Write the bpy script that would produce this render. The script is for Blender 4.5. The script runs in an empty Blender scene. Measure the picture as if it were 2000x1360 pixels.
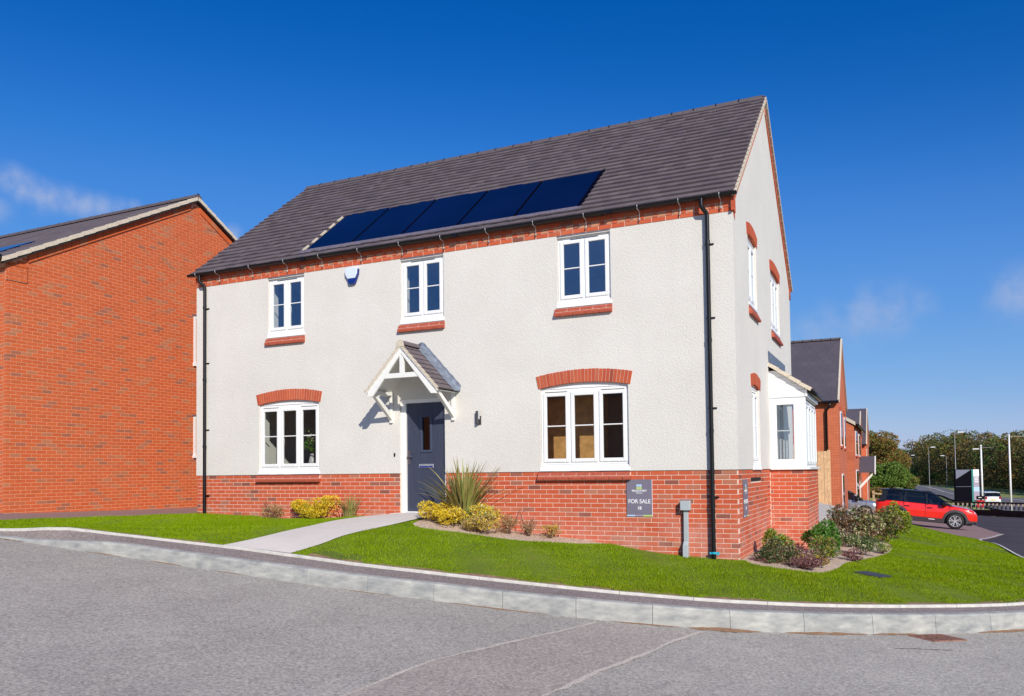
import bpy, bmesh, math, random
import numpy as np
from mathutils import Matrix, Vector
from mathutils.geometry import delaunay_2d_cdt
random.seed(7); rng = np.random.default_rng(7)
S = bpy.context.scene
COL = S.collection

# ------------------------------------------------------------------ camera
cd = bpy.data.cameras.new("camera"); cam = bpy.data.objects.new("camera", cd); COL.objects.link(cam)
cd.sensor_width = 36; cd.lens = 28.552; cd.shift_y = 0.0921; cd.clip_start = 0.1; cd.clip_end = 3000
_yaw, _pit, _rol = -0.4409, 0.0357, -0.0118
F = Vector((math.sin(_yaw) * math.cos(_pit), math.cos(_yaw) * math.cos(_pit), math.sin(_pit)))
R0 = Vector((math.cos(_yaw), -math.sin(_yaw), 0)); U0 = R0.cross(F)
Rr = R0 * math.cos(_rol) + U0 * math.sin(_rol); Uu = -R0 * math.sin(_rol) + U0 * math.cos(_rol)
cam.matrix_world = Matrix(((Rr.x, Uu.x, -F.x, 13.3084), (Rr.y, Uu.y, -F.y, -12.6508), (Rr.z, Uu.z, -F.z, 0.0123), (0, 0, 0, 1)))
S.camera = cam
# ------------------------------------------------------------------ light
SUN = Vector((0.90, -1.0, 0.76)).normalized()
sun_el = math.asin(SUN.z); sun_az = math.atan2(SUN.x, SUN.y)
sd = bpy.data.lights.new("sun", 'SUN'); sd.energy = 4.7; sd.angle = math.radians(0.53); sd.color = (1.0, 0.93, 0.80)
so = bpy.data.objects.new("sun", sd); COL.objects.link(so); so.rotation_euler = SUN.to_track_quat('Z', 'Y').to_euler()
so.location = (20, -30, 25)
W_ = bpy.data.worlds.new("World"); S.world = W_; W_.use_nodes = True
nt = W_.node_tree; N = nt.nodes; L = nt.links; N.clear()
out = N.new('ShaderNodeOutputWorld'); bg = N.new('ShaderNodeBackground'); sky = N.new('ShaderNodeTexSky')
sky.sky_type = 'NISHITA'; sky.sun_disc = False; sky.sun_elevation = sun_el; sky.sun_rotation = sun_az
sky.altitude = 300; sky.air_density = 1.0; sky.dust_density = 0.35; sky.ozone_density = 4.0
bg.inputs['Strength'].default_value = 0.115
def wmath(op, a, b=None, c=None):
    n = N.new('ShaderNodeMath'); n.operation = op
    for i, v in enumerate((a, b, c)):
        if v is None: continue
        if isinstance(v, (int, float)): n.inputs[i].default_value = v
        else: L.new(v, n.inputs[i])
    return n.outputs[0]
geo = N.new('ShaderNodeTexCoord'); sep = N.new('ShaderNodeSeparateXYZ'); L.new(geo.outputs['Generated'], sep.inputs[0])
# thin high cloud: stretched noise, kept to a few wisps and to the lower sky
mp = N.new('ShaderNodeMapping'); mp.inputs['Scale'].default_value = (2.2, 2.2, 9.0); mp.inputs['Location'].default_value = (0.4, 0.9, 0.2)
mp.inputs['Rotation'].default_value = (0.0, 0.18, 0.0)
L.new(geo.outputs['Generated'], mp.inputs[0])
n1 = N.new('ShaderNodeTexNoise'); n1.inputs['Scale'].default_value = 1.6; n1.inputs['Detail'].default_value = 8; n1.inputs['Roughness'].default_value = 0.6
L.new(mp.outputs[0], n1.inputs['Vector'])
def blob(dx, dy, dz, r):
    v = Vector((dx, dy, dz)).normalized()
    n = N.new('ShaderNodeVectorMath'); n.operation = 'DISTANCE'; n.inputs[1].default_value = v
    mm = N.new('ShaderNodeMapping'); mm.vector_type = 'POINT'
    L.new(geo.outputs['Generated'], n.inputs[0])
    m = N.new('ShaderNodeMapRange'); m.interpolation_type = 'SMOOTHSTEP'
    m.inputs[1].default_value = r; m.inputs[2].default_value = 0; L.new(n.outputs['Value'], m.inputs[0]); return m.outputs[0]
def pxdir(u, v):
    return F + Rr * ((u - 1000) / 1586.2) - Uu * ((v - 864.2) / 1586.2)
cl = None
for (u, v, r, k) in ((22, 356, .026, 1.0), (48, 372, .027, 1.0), (78, 384, .026, 1.0), (105, 388, .024, 1.0), (135, 392, .023, 1.0), (165, 400, .022, .95), (200, 404, .020, .85), (232, 407, .017, .75), (262, 404, .012, .6), (455, 458, .016, .8), (-10, 400, .03, .6), (1690, 618, .05, .7), (1745, 606, .045, .65), (1640, 632, .045, .5), (1790, 600, .03, .5), (1990, 575, .045, .8), (1580, 655, .04, .5)):
    b = wmath('MULTIPLY', blob(*pxdir(u, v), r), k); cl = b if cl is None else wmath('MAXIMUM', cl, b)
rp = N.new('ShaderNodeMapRange'); rp.inputs[1].default_value = .34; rp.inputs[2].default_value = .72; L.new(n1.outputs[0], rp.inputs[0])
n2 = N.new('ShaderNodeTexNoise'); n2.inputs['Scale'].default_value = 34; n2.inputs['Detail'].default_value = 7; n2.inputs['Roughness'].default_value = .55
L.new(geo.outputs['Generated'], n2.inputs['Vector'])
rp2 = N.new('ShaderNodeMapRange'); rp2.inputs[1].default_value = .28; rp2.inputs[2].default_value = .60; L.new(n2.outputs[0], rp2.inputs[0])
cm = wmath('MULTIPLY', cl, rp2.outputs[0])
hz = N.new('ShaderNodeMapRange'); hz.inputs[1].default_value = .30; hz.inputs[2].default_value = .02; L.new(sep.outputs[2], hz.inputs[0])
wisps = wmath('MULTIPLY', wmath('MULTIPLY', rp.outputs[0], hz.outputs[0]), 0.10)
cm = wmath('MINIMUM', wmath('ADD', wmath('MULTIPLY', cm, .75), wisps), .8)
hs = N.new('ShaderNodeHueSaturation'); hs.inputs['Saturation'].default_value = 1.25; hs.inputs['Value'].default_value = .115
L.new(sky.outputs[0], hs.inputs['Color'])
cv = N.new('ShaderNodeRGBCurve'); cm_ = cv.mapping; cm_.extend = 'EXTRAPOLATED'
for ci, pts in enumerate((((0, 0), (.034, .002), (.055, .022), (.082, .062), (.20, .15), (.451, .30), (1, .62)), ((0, 0), (.153, .107), (.275, .245), (.45, .36), (.73, .49), (1, .64)), ((0, 0), (.25, .27), (.402, .456), (.597, .69), (.72, .75), (.847, .78), (1, .84)))):
    c_ = cm_.curves[ci]; c_.points[0].location = pts[0]; c_.points[1].location = pts[-1]
    for p_ in pts[1:-1]: c_.points.new(*p_)
cm_.update(); L.new(hs.outputs[0], cv.inputs['Color'])
up_ = N.new('ShaderNodeVectorMath'); up_.operation = 'SCALE'; up_.inputs['Scale'].default_value = 1 / .115; L.new(cv.outputs[0], up_.inputs[0])
mx = N.new('ShaderNodeMixRGB'); mx.inputs[2].default_value = (3.3, 4.1, 6.2, 1); L.new(cm, mx.inputs[0]); L.new(up_.outputs[0], mx.inputs[1])
L.new(mx.outputs[0], bg.inputs[0]); L.new(bg.outputs[0], out.inputs[0])
S.view_settings.view_transform = 'Standard'; S.view_settings.look = 'None'; S.view_settings.exposure = 0.0; S.view_settings.gamma = 1
S.view_settings.use_curve_mapping = False
S.cycles.max_bounces = 8; S.cycles.transparent_max_bounces = 24; S.cycles.caustics_reflective = False; S.cycles.caustics_refractive = False

# ------------------------------------------------------------------ materials
def new_mat(name):
    m = bpy.data.materials.new(name); m.use_nodes = True; t = m.node_tree; t.nodes.clear()
    o = t.nodes.new('ShaderNodeOutputMaterial'); b = t.nodes.new('ShaderNodeBsdfPrincipled'); t.links.new(b.outputs[0], o.inputs[0])
    return m, t, b
def node(t, kind, **kw):
    n = t.nodes.new(kind)
    for k, v in kw.items():
        if k in n.inputs.keys(): n.inputs[k].default_value = v
        else: setattr(n, k, v)
    return n
def wpos(t): return node(t, 'ShaderNodeNewGeometry').outputs['Position']
def noise(t, scale, detail=4, rough=.55, vec=None):
    n = node(t, 'ShaderNodeTexNoise'); n.inputs['Scale'].default_value = scale; n.inputs['Detail'].default_value = detail; n.inputs['Roughness'].default_value = rough
    t.links.new(vec or wpos(t), n.inputs['Vector']); return n.outputs[0]
def ramp(t, fac, stops):
    n = node(t, 'ShaderNodeValToRGB'); e = n.color_ramp.elements
    while len(e) > 1: e.remove(e[-1])
    e[0].position = stops[0][0]; e[0].color = (*stops[0][1], 1)
    for p, c in stops[1:]:
        k = e.new(p); k.color = (*c, 1)
    t.links.new(fac, n.inputs[0]); return n.outputs[0]
def mixc(t, fac, a, b, mode='MIX'):
    n = node(t, 'ShaderNodeMixRGB'); n.blend_type = mode
    for i, v in ((0, fac), (1, a), (2, b)):
        if isinstance(v, (int, float)): n.inputs[i].default_value = v
        elif isinstance(v, tuple): n.inputs[i].default_value = (*v, 1)
        else: t.links.new(v, n.inputs[i])
    return n.outputs[0]
def mth(t, op, a, b=0):
    n = node(t, 'ShaderNodeMath'); n.operation = op
    for i, v in ((0, a), (1, b)):
        if isinstance(v, (int, float)): n.inputs[i].default_value = v
        else: t.links.new(v, n.inputs[i])
    return n.outputs[0]
def mrange(t, v, a, b, c=0, d=1):
    n = node(t, 'ShaderNodeMapRange'); t.links.new(v, n.inputs[0])
    for i, x in enumerate((a, b, c, d)): n.inputs[i + 1].default_value = x
    return n.outputs[0]
def bump(t, b, h, strength, dist):
    n = node(t, 'ShaderNodeBump'); n.inputs['Strength'].default_value = strength; n.inputs['Distance'].default_value = dist
    t.links.new(h, n.inputs['Height']); t.links.new(n.outputs[0], b.inputs['Normal'])
def rnd(t):
    """one random number for each separate piece: island within a joined mesh, or object"""
    g = node(t, 'ShaderNodeNewGeometry'); o = node(t, 'ShaderNodeObjectInfo')
    return mth(t, 'FRACT', mth(t, 'ADD', g.outputs['Random Per Island'], mth(t, 'MULTIPLY', o.outputs['Random'], 7.31)))
def simple(name, col, rough=.5, var=.12, vs=6, bs=None, bd=.002, metal=0, spec=.5, fine=0):
    m, t, b = new_mat(name)
    c = tuple(col); n = noise(t, vs, 5)
    dark = tuple(x * (1 - var) for x in c); lite = tuple(min(1, x * (1 + var)) for x in c)
    cc = ramp(t, n, [(.3, dark), (.7, lite)])
    if fine: cc = mixc(t, fine, cc, ramp(t, noise(t, 260, 3), [(.35, (.2, .2, .2)), (.65, (1, 1, 1))]), 'MULTIPLY')
    t.links.new(cc, b.inputs['Base Color']); b.inputs['Roughness'].default_value = rough; b.inputs['Metallic'].default_value = metal
    b.inputs['Specular IOR Level'].default_value = spec
    if bs: bump(t, b, noise(t, bs, 4), .6, bd)
    return m
M = {}
# roughcast render
m, t, b = new_mat("render_coat")
c = ramp(t, noise(t, .9, 6, .6), [(.3, (.70, .676, .640)), (.7, (.765, .742, .708))])
v = node(t, 'ShaderNodeTexVoronoi'); v.inputs['Scale'].default_value = 34; t.links.new(wpos(t), v.inputs['Vector'])
h = mth(t, 'ADD', mth(t, 'MULTIPLY', noise(t, 46, 3, .5), 1.0), mth(t, 'MULTIPLY', noise(t, 120, 3), .45))
c = mixc(t, .5, c, ramp(t, noise(t, 60, 3), [(.3, (.80, .80, .80)), (.6, (1, 1, 1))]), 'MULTIPLY')
rmp = node(t, 'ShaderNodeMapping'); rmp.inputs['Scale'].default_value = (5, 5, .35); t.links.new(wpos(t), rmp.inputs[0])
c = mixc(t, .10, c, ramp(t, noise(t, 1, 6, .65, rmp.outputs[0]), [(.35, (.90, .895, .885)), (.55, (1, 1, 1))]), 'MULTIPLY')
t.links.new(c, b.inputs['Base Color']); b.inputs['Roughness'].default_value = .9; b.inputs['Specular IOR Level'].default_value = .15
bump(t, b, h, .55, .012); M['render'] = m
def brick_mat(name, base, alt, dark, pale, salts=False):
    m, t, b = new_mat(name); r = rnd(t)
    c = ramp(t, r, [(0, base), (.34, alt), (.6, base), (.80, tuple(x * .86 for x in base)), (.91, pale), (.955, dark), (1, tuple(x * .85 for x in dark))])
    patch = mrange(t, noise(t, .8, 2), .52, .68)
    r2 = mth(t, 'FRACT', mth(t, 'MULTIPLY', r, 17.13))
    c = mixc(t, mth(t, 'MULTIPLY', mth(t, 'MULTIPLY', patch, .6), mrange(t, r2, .55, .9)), c, pale)
    sm = mrange(t, noise(t, 9, 5, .65), .52, .74, 0, .5)
    c = mixc(t, sm, c, tuple(x * .62 for x in base))
    c = mixc(t, mrange(t, noise(t, 130, 3), .5, .8, 0, .35), c, tuple(min(1, x * 1.35) for x in base))
    if salts:
        sz = node(t, 'ShaderNodeSeparateXYZ'); t.links.new(wpos(t), sz.inputs[0])
        sa__ = mth(t, 'MULTIPLY', mrange(t, sz.outputs[2], -.55, -1.0), mrange(t, noise(t, 2.3, 5, .6), .38, .66, 0, .48)); c = mixc(t, sa__, c, (.66, .36, .30))
    t.links.new(c, b.inputs['Base Color']); b.inputs['Roughness'].default_value = .85; b.inputs['Specular IOR Level'].default_value = .2
    bump(t, b, noise(t, 120, 4), .5, .003)
    return m
M['brick'] = brick_mat("red_brick", (.60, .128, .058), (.52, .098, .045), (.27, .095, .07), (.45, .19, .12), True)
M['brick_tan'] = brick_mat("tan_header_brick", (.60, .27, .15), (.55, .23, .13), (.46, .22, .13), (.62, .32, .19))
M['brick_orange'] = brick_mat("orange_brick", (.60, .135, .045), (.55, .112, .038), (.37, .14, .085), (.47, .19, .095))
M['arch_brick'] = brick_mat("arch_brick", (.54, .12, .055), (.46, .085, .045), (.36, .075, .045), (.5, .15, .085))
M['mortar'] = simple("mortar", (.80, .61, .51), .95, .12, 20, 200, .002)
M['mortar_orange'] = simple("mortar_orange", (.74, .38, .24), .95, .12, 20)
M['sill_tile'] = simple("red_sill_tile", (.42, .085, .045), .75, .18, 30, 90, .002)
M['white'] = simple("white_upvc", (.86, .865, .87), .3, .015, 3)
M['white_paint'] = simple("white_painted_timber", (.82, .82, .80), .45, .03, 12)
M['black'] = simple("black_plastic", (.004, .004, .006), .32, .2, 10)
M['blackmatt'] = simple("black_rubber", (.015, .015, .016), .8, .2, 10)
M['steel'] = simple("galvanised_steel", (.62, .62, .64), .4, .15, 60, metal=.7)
M['lead'] = simple("lead_flashing", (.17, .20, .26), .55, .35, 12, 30, .003, metal=.2)
M['leadp'] = simple("weathered_lead_strip", (.155, .135, .17), .6, .3, 20, 40, .004)
M['cream'] = simple("cream_verge_mortar", (.62, .545, .44), .9, .2, 30, 80, .003)
M['plaster'] = simple("white_plaster", (.82, .82, .78), .8, .03, 3)
M['carpet'] = simple("beige_carpet", (.35, .30, .25), .95, .1, 30)
M['oak'] = simple("oak_veneer", (.78, .42, .15), .45, .25, 8)
M['grey_plastic'] = simple("grey_plastic", (.42, .47, .50), .45, .04, 10)
M['kerb'] = None
def tile_mat(name, a, bcol, cc):
    m, t, b = new_mat(name); r = rnd(t)
    c = ramp(t, r, [(0, a), (.3, bcol), (.55, a), (.8, cc), (1, bcol)])
    c = mixc(t, mrange(t, noise(t, 1.3, 4), .35, .7, 0, .35), c, tuple(x * .75 for x in a))
    c = mixc(t, mrange(t, noise(t, 45, 5, .7), .45, .75, 0, .5), c, tuple(x * 1.45 for x in a))
    t.links.new(c, b.inputs['Base Color']); b.inputs['Roughness'].default_value = .72; b.inputs['Specular IOR Level'].default_value = .35
    bump(t, b, noise(t, 150, 3), .5, .003); return m
M['tile'] = tile_mat("brown_grey_roof_tile", (.138, .112, .124), (.108, .088, .100), (.168, .136, .146))
M['slate'] = tile_mat("dark_slate_tile", (.088, .076, .098), (.080, .069, .09), (.098, .086, .108))
m, t, b = new_mat("ridge_tile"); t.links.new(ramp(t, noise(t, 20), [(.3, (.085, .068, .076)), (.7, (.13, .108, .116))]), b.inputs['Base Color']); b.inputs['Roughness'].default_value = .7; M['ridge'] = m
# solar glass
m, t, b = new_mat("solar_cell_glass"); tc = wpos(t)
w = node(t, 'ShaderNodeTexWave'); w.inputs['Scale'].default_value = 2.1; w.inputs['Distortion'].default_value = 0; t.links.new(tc, w.inputs['Vector'])
t.links.new(ramp(t, noise(t, .7, 3), [(.3, (.0012, .003, .024)), (.7, (.003, .006, .042))]), b.inputs['Base Color'])
b.inputs['Roughness'].default_value = .12; b.inputs['Specular IOR Level'].default_value = .22; M['solar'] = m
# window glass: thin pane, see-through with a mirror share that grows at grazing angles
def glass(name, tint, base):
    m = bpy.data.materials.new(name); m.use_nodes = True; t = m.node_tree; t.nodes.clear()
    o = t.nodes.new('ShaderNodeOutputMaterial'); tr = node(t, 'ShaderNodeBsdfTransparent'); gl = node(t, 'ShaderNodeBsdfGlossy'); gl.inputs['Roughness'].default_value = .012
    gl.inputs['Color'].default_value = (.66, .84, 1, 1); tr.inputs['Color'].default_value = (*tint, 1)
    lw = node(t, 'ShaderNodeLayerWeight'); lw.inputs['Blend'].default_value = .5; f = mth(t, 'ADD', mth(t, 'MULTIPLY', mth(t, 'POWER', lw.outputs['Facing'], 4), .75), base)
    mxs = node(t, 'ShaderNodeMixShader'); t.links.new(f, mxs.inputs[0]); t.links.new(tr.outputs[0], mxs.inputs[1]); t.links.new(gl.outputs[0], mxs.inputs[2])
    bp = node(t, 'ShaderNodeBump'); bp.inputs['Strength'].default_value = .04; bp.inputs['Distance'].default_value = .01; t.links.new(noise(t, 1.4, 1), bp.inputs['Height']); t.links.new(bp.outputs[0], gl.inputs['Normal'])
    t.links.new(mxs.outputs[0], o.inputs[0]); return m
M['glass'] = glass("window_glass", (.90, .93, .93), .24)
M['carglass'] = glass("car_glass", (.17, .20, .21), .05)
# door
m, t, b = new_mat("blue_grey_door"); n = node(t, 'ShaderNodeMapping'); n.inputs['Scale'].default_value = (60, 60, 2.2); t.links.new(wpos(t), n.inputs[0])
t.links.new(ramp(t, noise(t, 1, 5, .6, n.outputs[0]), [(.3, (.036, .043, .074)), (.7, (.058, .068, .108))]), b.inputs['Base Color']); b.inputs['Roughness'].default_value = .4
bump(t, b, noise(t, 1, 5, .6, n.outputs[0]), .3, .002); M['door'] = m
M['doorpanel'] = simple("door_moulding", (.055, .068, .115), .35, .05)
# road surfaces
def asphalt(name, c0, c1, fleck, fs=.10, bd=.006, rough=.9):
    m, t, b = new_mat(name)
    c = ramp(t, noise(t, .35, 5, .55), [(.3, c0), (.7, c1)])
    c = mixc(t, .9, c, ramp(t, noise(t, 30, 8, .9), [(.37, (.36, .35, .35)), (.5, (.96, .95, .95)), (.61, (1.55, 1.53, 1.5))]), 'MULTIPLY'); c = mixc(t, .5, c, ramp(t, noise(t, .9, 6, .7), [(.38, (.84, .84, .85)), (.6, (1.05, 1.05, 1.04))]), 'MULTIPLY'); c = mixc(t, .35, c, ramp(t, noise(t, 9, 4, .7), [(.35, (.75, .75, .76)), (.65, (1.1, 1.1, 1.08))]), 'MULTIPLY')
    v = node(t, 'ShaderNodeTexVoronoi'); v.inputs['Scale'].default_value = 34; t.links.new(wpos(t), v.inputs['Vector'])
    sp = mth(t, 'MULTIPLY', mrange(t, v.outputs['Distance'], .16, .08), mrange(t, v.outputs['Color'], .70, .74))
    c = mixc(t, mth(t, 'MULTIPLY', sp, .75), c, fleck)
    v2 = node(t, 'ShaderNodeTexVoronoi'); v2.inputs['Scale'].default_value = 52; t.links.new(wpos(t), v2.inputs['Vector'])
    sp2 = mth(t, 'MULTIPLY', mrange(t, v2.outputs['Distance'], .22, .12), mrange(t, v2.outputs['Color'], .66, .7))
    c = mixc(t, mth(t, 'MULTIPLY', sp2, .5), c, tuple(x * .35 for x in c0))
    t.links.new(c, b.inputs['Base Color']); b.inputs['Roughness'].default_value = rough; b.inputs['Specular IOR Level'].default_value = .25
    bump(t, b, noise(t, 70, 6, .8), .8, bd); return m
M['road'] = asphalt("worn_asphalt", (.392, .366, .332), (.458, .432, .394), (.75, .7, .65))
M['patch'] = asphalt("reinstated_asphalt", (.395, .350, .315), (.46, .412, .372), (.68, .6, .54))
M['verge_asphalt'] = asphalt("verge_asphalt", (.245, .205, .20), (.30, .255, .245), (.45, .4, .37))
M['new_asphalt'] = asphalt("new_black_asphalt", (.055, .045, .055), (.085, .07, .08), (.16, .14, .14))
M['far_asphalt'] = asphalt("far_asphalt", (.15, .14, .15), (.19, .18, .19), (.3, .3, .3))
M['seam'] = simple("pale_grit", (.54, .48, .42), .95, .45, 60, 80, .004)
M['silt'] = simple("brown_silt", (.26, .15, .085), .95, .25, 40, 60, .004)
m, t, b = new_mat("kerb_concrete")
sepz = node(t, 'ShaderNodeSeparateXYZ'); t.links.new(wpos(t), sepz.inputs[0])
kmp = node(t, 'ShaderNodeMapping'); kmp.inputs['Scale'].default_value = (3.2, 3.2, 9); t.links.new(wpos(t), kmp.inputs[0])
c = ramp(t, noise(t, 1.3, 7, .62, kmp.outputs[0]), [(.33, (.26, .27, .275)), (.46, (.35, .355, .35)), (.57, (.42, .422, .405)), (.72, (.55, .54, .50))])
c = mixc(t, .55, c, ramp(t, rnd(t), [(0, (.75, .77, .78)), (.5, (.95, .96, .95)), (1, (1, 1, .97))]), 'MULTIPLY')
c = mixc(t, mrange(t, noise(t, 90, 4, .7), .5, .8, 0, .4), c, (.25, .25, .24))
t.links.new(c, b.inputs['Base Color']); b.inputs['Roughness'].default_value = .9; bump(t, b, noise(t, 60, 5), .4, .004); M['kerb'] = m
M['edging'] = simple("pale_concrete_edging", (.66, .64, .60), .9, .14, 9, 70, .003, fine=.25)
M['concrete'] = simple("path_concrete", (.70, .65, .61), .92, .06, 1.6, 90, .002, fine=.2)
M['paving'] = None
def paving(name, a, b_, sc):
    m, t, bb = new_mat(name); br = node(t, 'ShaderNodeTexBrick'); br.inputs['Scale'].default_value = sc; br.inputs['Mortar Size'].default_value = .015
    br.inputs['Color1'].default_value = (*a, 1); br.inputs['Color2'].default_value = (*b_, 1); br.inputs['Mortar'].default_value = (*[x * .6 for x in a], 1)
    t.links.new(wpos(t), br.inputs['Vector']); t.links.new(mixc(t, .3, br.outputs[0], ramp(t, noise(t, 3, 5), [(.3, (.6, .6, .6)), (.7, (1, 1, 1))]), 'MULTIPLY'), bb.inputs['Base Color'])
    bb.inputs['Roughness'].default_value = .9; return m
M['paving'] = paving("pink_block_paving", (.34, .215, .195), (.30, .20, .185), 5)
M['slab'] = simple("grey_slabs", (.52, .47, .42), .9, .12, 4, 60, .003)
m, t, b = new_mat("mulch"); c = ramp(t, noise(t, 30, 6, .75), [(.32, (.24, .165, .12)), (.5, (.54, .41, .31)), (.68, (.85, .70, .58))])
t.links.new(c, b.inputs['Base Color']); b.inputs['Roughness'].default_value = 1; bump(t, b, noise(t, 40, 6, .8), .7, .02); M['soil'] = m
m, t, b = new_mat("turf"); c = ramp(t, noise(t, 1.5, 6, .7), [(.3, (.07, .11, .006)), (.55, (.12, .17, .008)), (.75, (.17, .18, .03))])
t.links.new(c, b.inputs['Base Color']); b.inputs['Roughness'].default_value = 1; M['turf'] = m
m, t, b = new_mat("grass_blade"); r = rnd(t)
c = ramp(t, r, [(0, (.105, .185, .002)), (.4, (.165, .265, .003)), (.75, (.22, .33, .004)), (.92, (.27, .36, .012)), (.985, (.44, .42, .12))])
c = mixc(t, mrange(t, noise(t, .8, 4, .6), .35, .7, 0, .5), c, (.09, .16, .001))
mpw = node(t, 'ShaderNodeMapping'); mpw.inputs['Rotation'].default_value = (0, 0, .95); t.links.new(wpos(t), mpw.inputs[0]); wv_ = node(t, 'ShaderNodeTexWave'); wv_.inputs['Scale'].default_value = .55; wv_.inputs['Distortion'].default_value = 1.2; t.links.new(mpw.outputs[0], wv_.inputs['Vector'])
c = mixc(t, mrange(t, wv_.outputs[1], .35, .65, 0, .28), c, (.23, .36, .010))
c = mixc(t, mrange(t, noise(t, .45, 5, .65), .50, .72, 0, .28), c, (.31, .32, .02))
t.links.new(c, b.inputs['Base Color']); b.inputs['Roughness'].default_value = .9; b.inputs['Specular IOR Level'].default_value = 0.0
M['grass'] = m
M['far_grass'] = simple("rough_grass", (.22, .25, .06), 1, .45, .12)
M['earth'] = simple("bare_earth", (.16, .12, .08), 1, .3, 2)
def leaf_mat(name, cols, rough=.5):
    m, t, b = new_mat(name); r = rnd(t); k = len(cols)
    c = ramp(t, r, [(i / (k - 1) if k > 1 else 0, q) for i, q in enumerate(cols)])
    t.links.new(c, b.inputs['Base Color']); b.inputs['Roughness'].default_value = rough
    tr = node(t, 'ShaderNodeBsdfTranslucent'); t.links.new(c, tr.inputs[0]); ms = node(t, 'ShaderNodeMixShader'); ms.inputs[0].default_value = .25
    t.links.new(b.outputs[0], ms.inputs[1]); t.links.new(tr.outputs[0], ms.inputs[2])
    o = [n for n in t.nodes if n.type == 'OUTPUT_MATERIAL'][0]; t.links.new(ms.outputs[0], o.inputs[0]); return m
M['yellow'] = leaf_mat("yellow_leaf", [(.80, .56, .02), (.90, .70, .04), (.85, .60, .015), (.60, .48, .04), (.92, .78, .10)])
M['tan'] = leaf_mat("tan_leaf", [(.42, .25, .09), (.52, .36, .16), (.32, .25, .10), (.58, .45, .2)])
M['bronze'] = leaf_mat("bronze_leaf", [(.16, .085, .045), (.26, .12, .075), (.15, .14, .045), (.34, .22, .13), (.46, .36, .27)])
M['purple'] = leaf_mat("purple_leaf", [(.22, .09, .095), (.30, .13, .12), (.17, .08, .08), (.40, .24, .22)])
M['green'] = leaf_mat("green_leaf", [(.06, .17, .02), (.11, .27, .03), (.08, .20, .03), (.20, .38, .07)])
M['dgreen'] = leaf_mat("dark_green_leaf", [(.035, .085, .025), (.07, .14, .035), (.12, .18, .05)])
M['ygreen'] = leaf_mat("yellow_green_leaf", [(.28, .30, .02), (.42, .42, .04), (.17, .23, .02), (.55, .52, .08)])
M['cream_leaf'] = leaf_mat("cream_leaf", [(.50, .50, .28), (.35, .40, .12), (.6, .6, .4)])
M['phormium'] = leaf_mat("strap_leaf", [(.20, .25, .06), (.32, .35, .10), (.28, .22, .08), (.48, .43, .15)], .4)
M['phorm_tip'] = leaf_mat("dead_strap_leaf", [(.45, .27, .07), (.5, .36, .12)], .5)
M['tree_brown'] = leaf_mat("autumn_leaf", [(.26, .115, .03), (.34, .17, .04), (.22, .17, .04), (.17, .11, .03)], .8)
M['tree_green'] = leaf_mat("tree_leaf", [(.09, .18, .025), (.15, .26, .035), (.22, .30, .05), (.10, .17, .03)], .8)
M['tree_dark'] = leaf_mat("dark_tree_leaf", [(.06, .08, .028), (.095, .115, .035), (.15, .12, .042), (.18, .11, .05)], .8)
M['bark'] = simple("bark", (.10, .075, .05), .95, .3, 20)
M['stem'] = simple("twig", (.12, .07, .045), .9, .2, 30)
M['fence'] = simple("new_timber", (.66, .42, .23), .8, .18, 9)
M['rail'] = simple("pale_timber_rail", (.50, .33, .20), .8, .15, 5)
M['darkrail'] = simple("dark_stained_rail", (.030, .022, .020), .8, .2, 5)
M['palepost'] = simple("weathered_post", (.36, .29, .22), .9, .15, 5)
M['red'] = None
m, t, b = new_mat("red_car_paint"); b.inputs['Base Color'].default_value = (.85, .02, .008, 1); b.inputs['Roughness'].default_value = .28; b.inputs['Coat Weight'].default_value = 1; b.inputs['Coat Roughness'].default_value = .03
t.links.new(ramp(t, noise(t, 2, 2), [(.3, (.82, .018, .006)), (.7, (.90, .022, .009))]), b.inputs['Base Color']); M['red'] = m
m, t, b = new_mat("silver_car_paint"); t.links.new(ramp(t, noise(t, 2, 2), [(.3, (.38, .42, .48)), (.7, (.44, .47, .52))]), b.inputs['Base Color']); b.inputs['Metallic'].default_value = .6; b.inputs['Roughness'].default_value = .25; b.inputs['Coat Weight'].default_value = 1; M['silver'] = m
m, t, b = new_mat("white_car_paint"); t.links.new(ramp(t, noise(t, 2, 2), [(.3, (.76, .77, .78)), (.7, (.80, .81, .82))]), b.inputs['Base Color']); b.inputs['Roughness'].default_value = .25; b.inputs['Coat Weight'].default_value = 1; M['whitecar'] = m
M['cladding'] = simple("dark_grey_cladding", (.055, .05, .055), .55, .1)
M['alloy'] = simple("machined_alloy", (.75, .74, .74), .3, .05, 20, metal=.6)
M['lamp_lens'] = simple("headlight_lens", (.55, .62, .75), .1, .1)
M['yplate'] = simple("yellow_plate", (.75, .6, .05), .4, .05)
M['tail'] = simple("tail_light", (.35, .01, .01), .2, .1)
M['signboard'] = simple("slate_grey_board", (.195, .178, .240), .45, .04, 3)
M['ink_white'] = simple("white_ink", (.85, .85, .87), .5, .01)
M['ink_blue'] = simple("pale_blue_ink", (.45, .62, .85), .5, .02)
M['ink_green'] = simple("lime_ink", (.50, .66, .20), .5, .02)
M['ink_grey'] = simple("grey_ink", (.36, .31, .40), .5, .02)
M['alarm_white'] = simple("alarm_white", (.68, .77, .92), .3, .02)
M['alarm_blue'] = simple("alarm_blue", (.008, .03, .22), .25, .05)
M['cyan'] = simple("cyan_tape", (.02, .45, .65), .4, .1)
M['rust'] = simple("rusty_iron", (.32, .16, .12), .7, .45, 25, 60, .002, metal=.3)
M['pole'] = simple("grey_lamp_column", (.30, .30, .31), .5, .1)
M['polew'] = simple("white_pole", (.80, .80, .80), .35, .02)
M['signred'] = simple("red_notice", (.55, .02, .03), .4, .03)
M['totemblack'] = simple("black_gloss_panel", (.0025, .002, .006), .5, .1, spec=.05)
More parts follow.
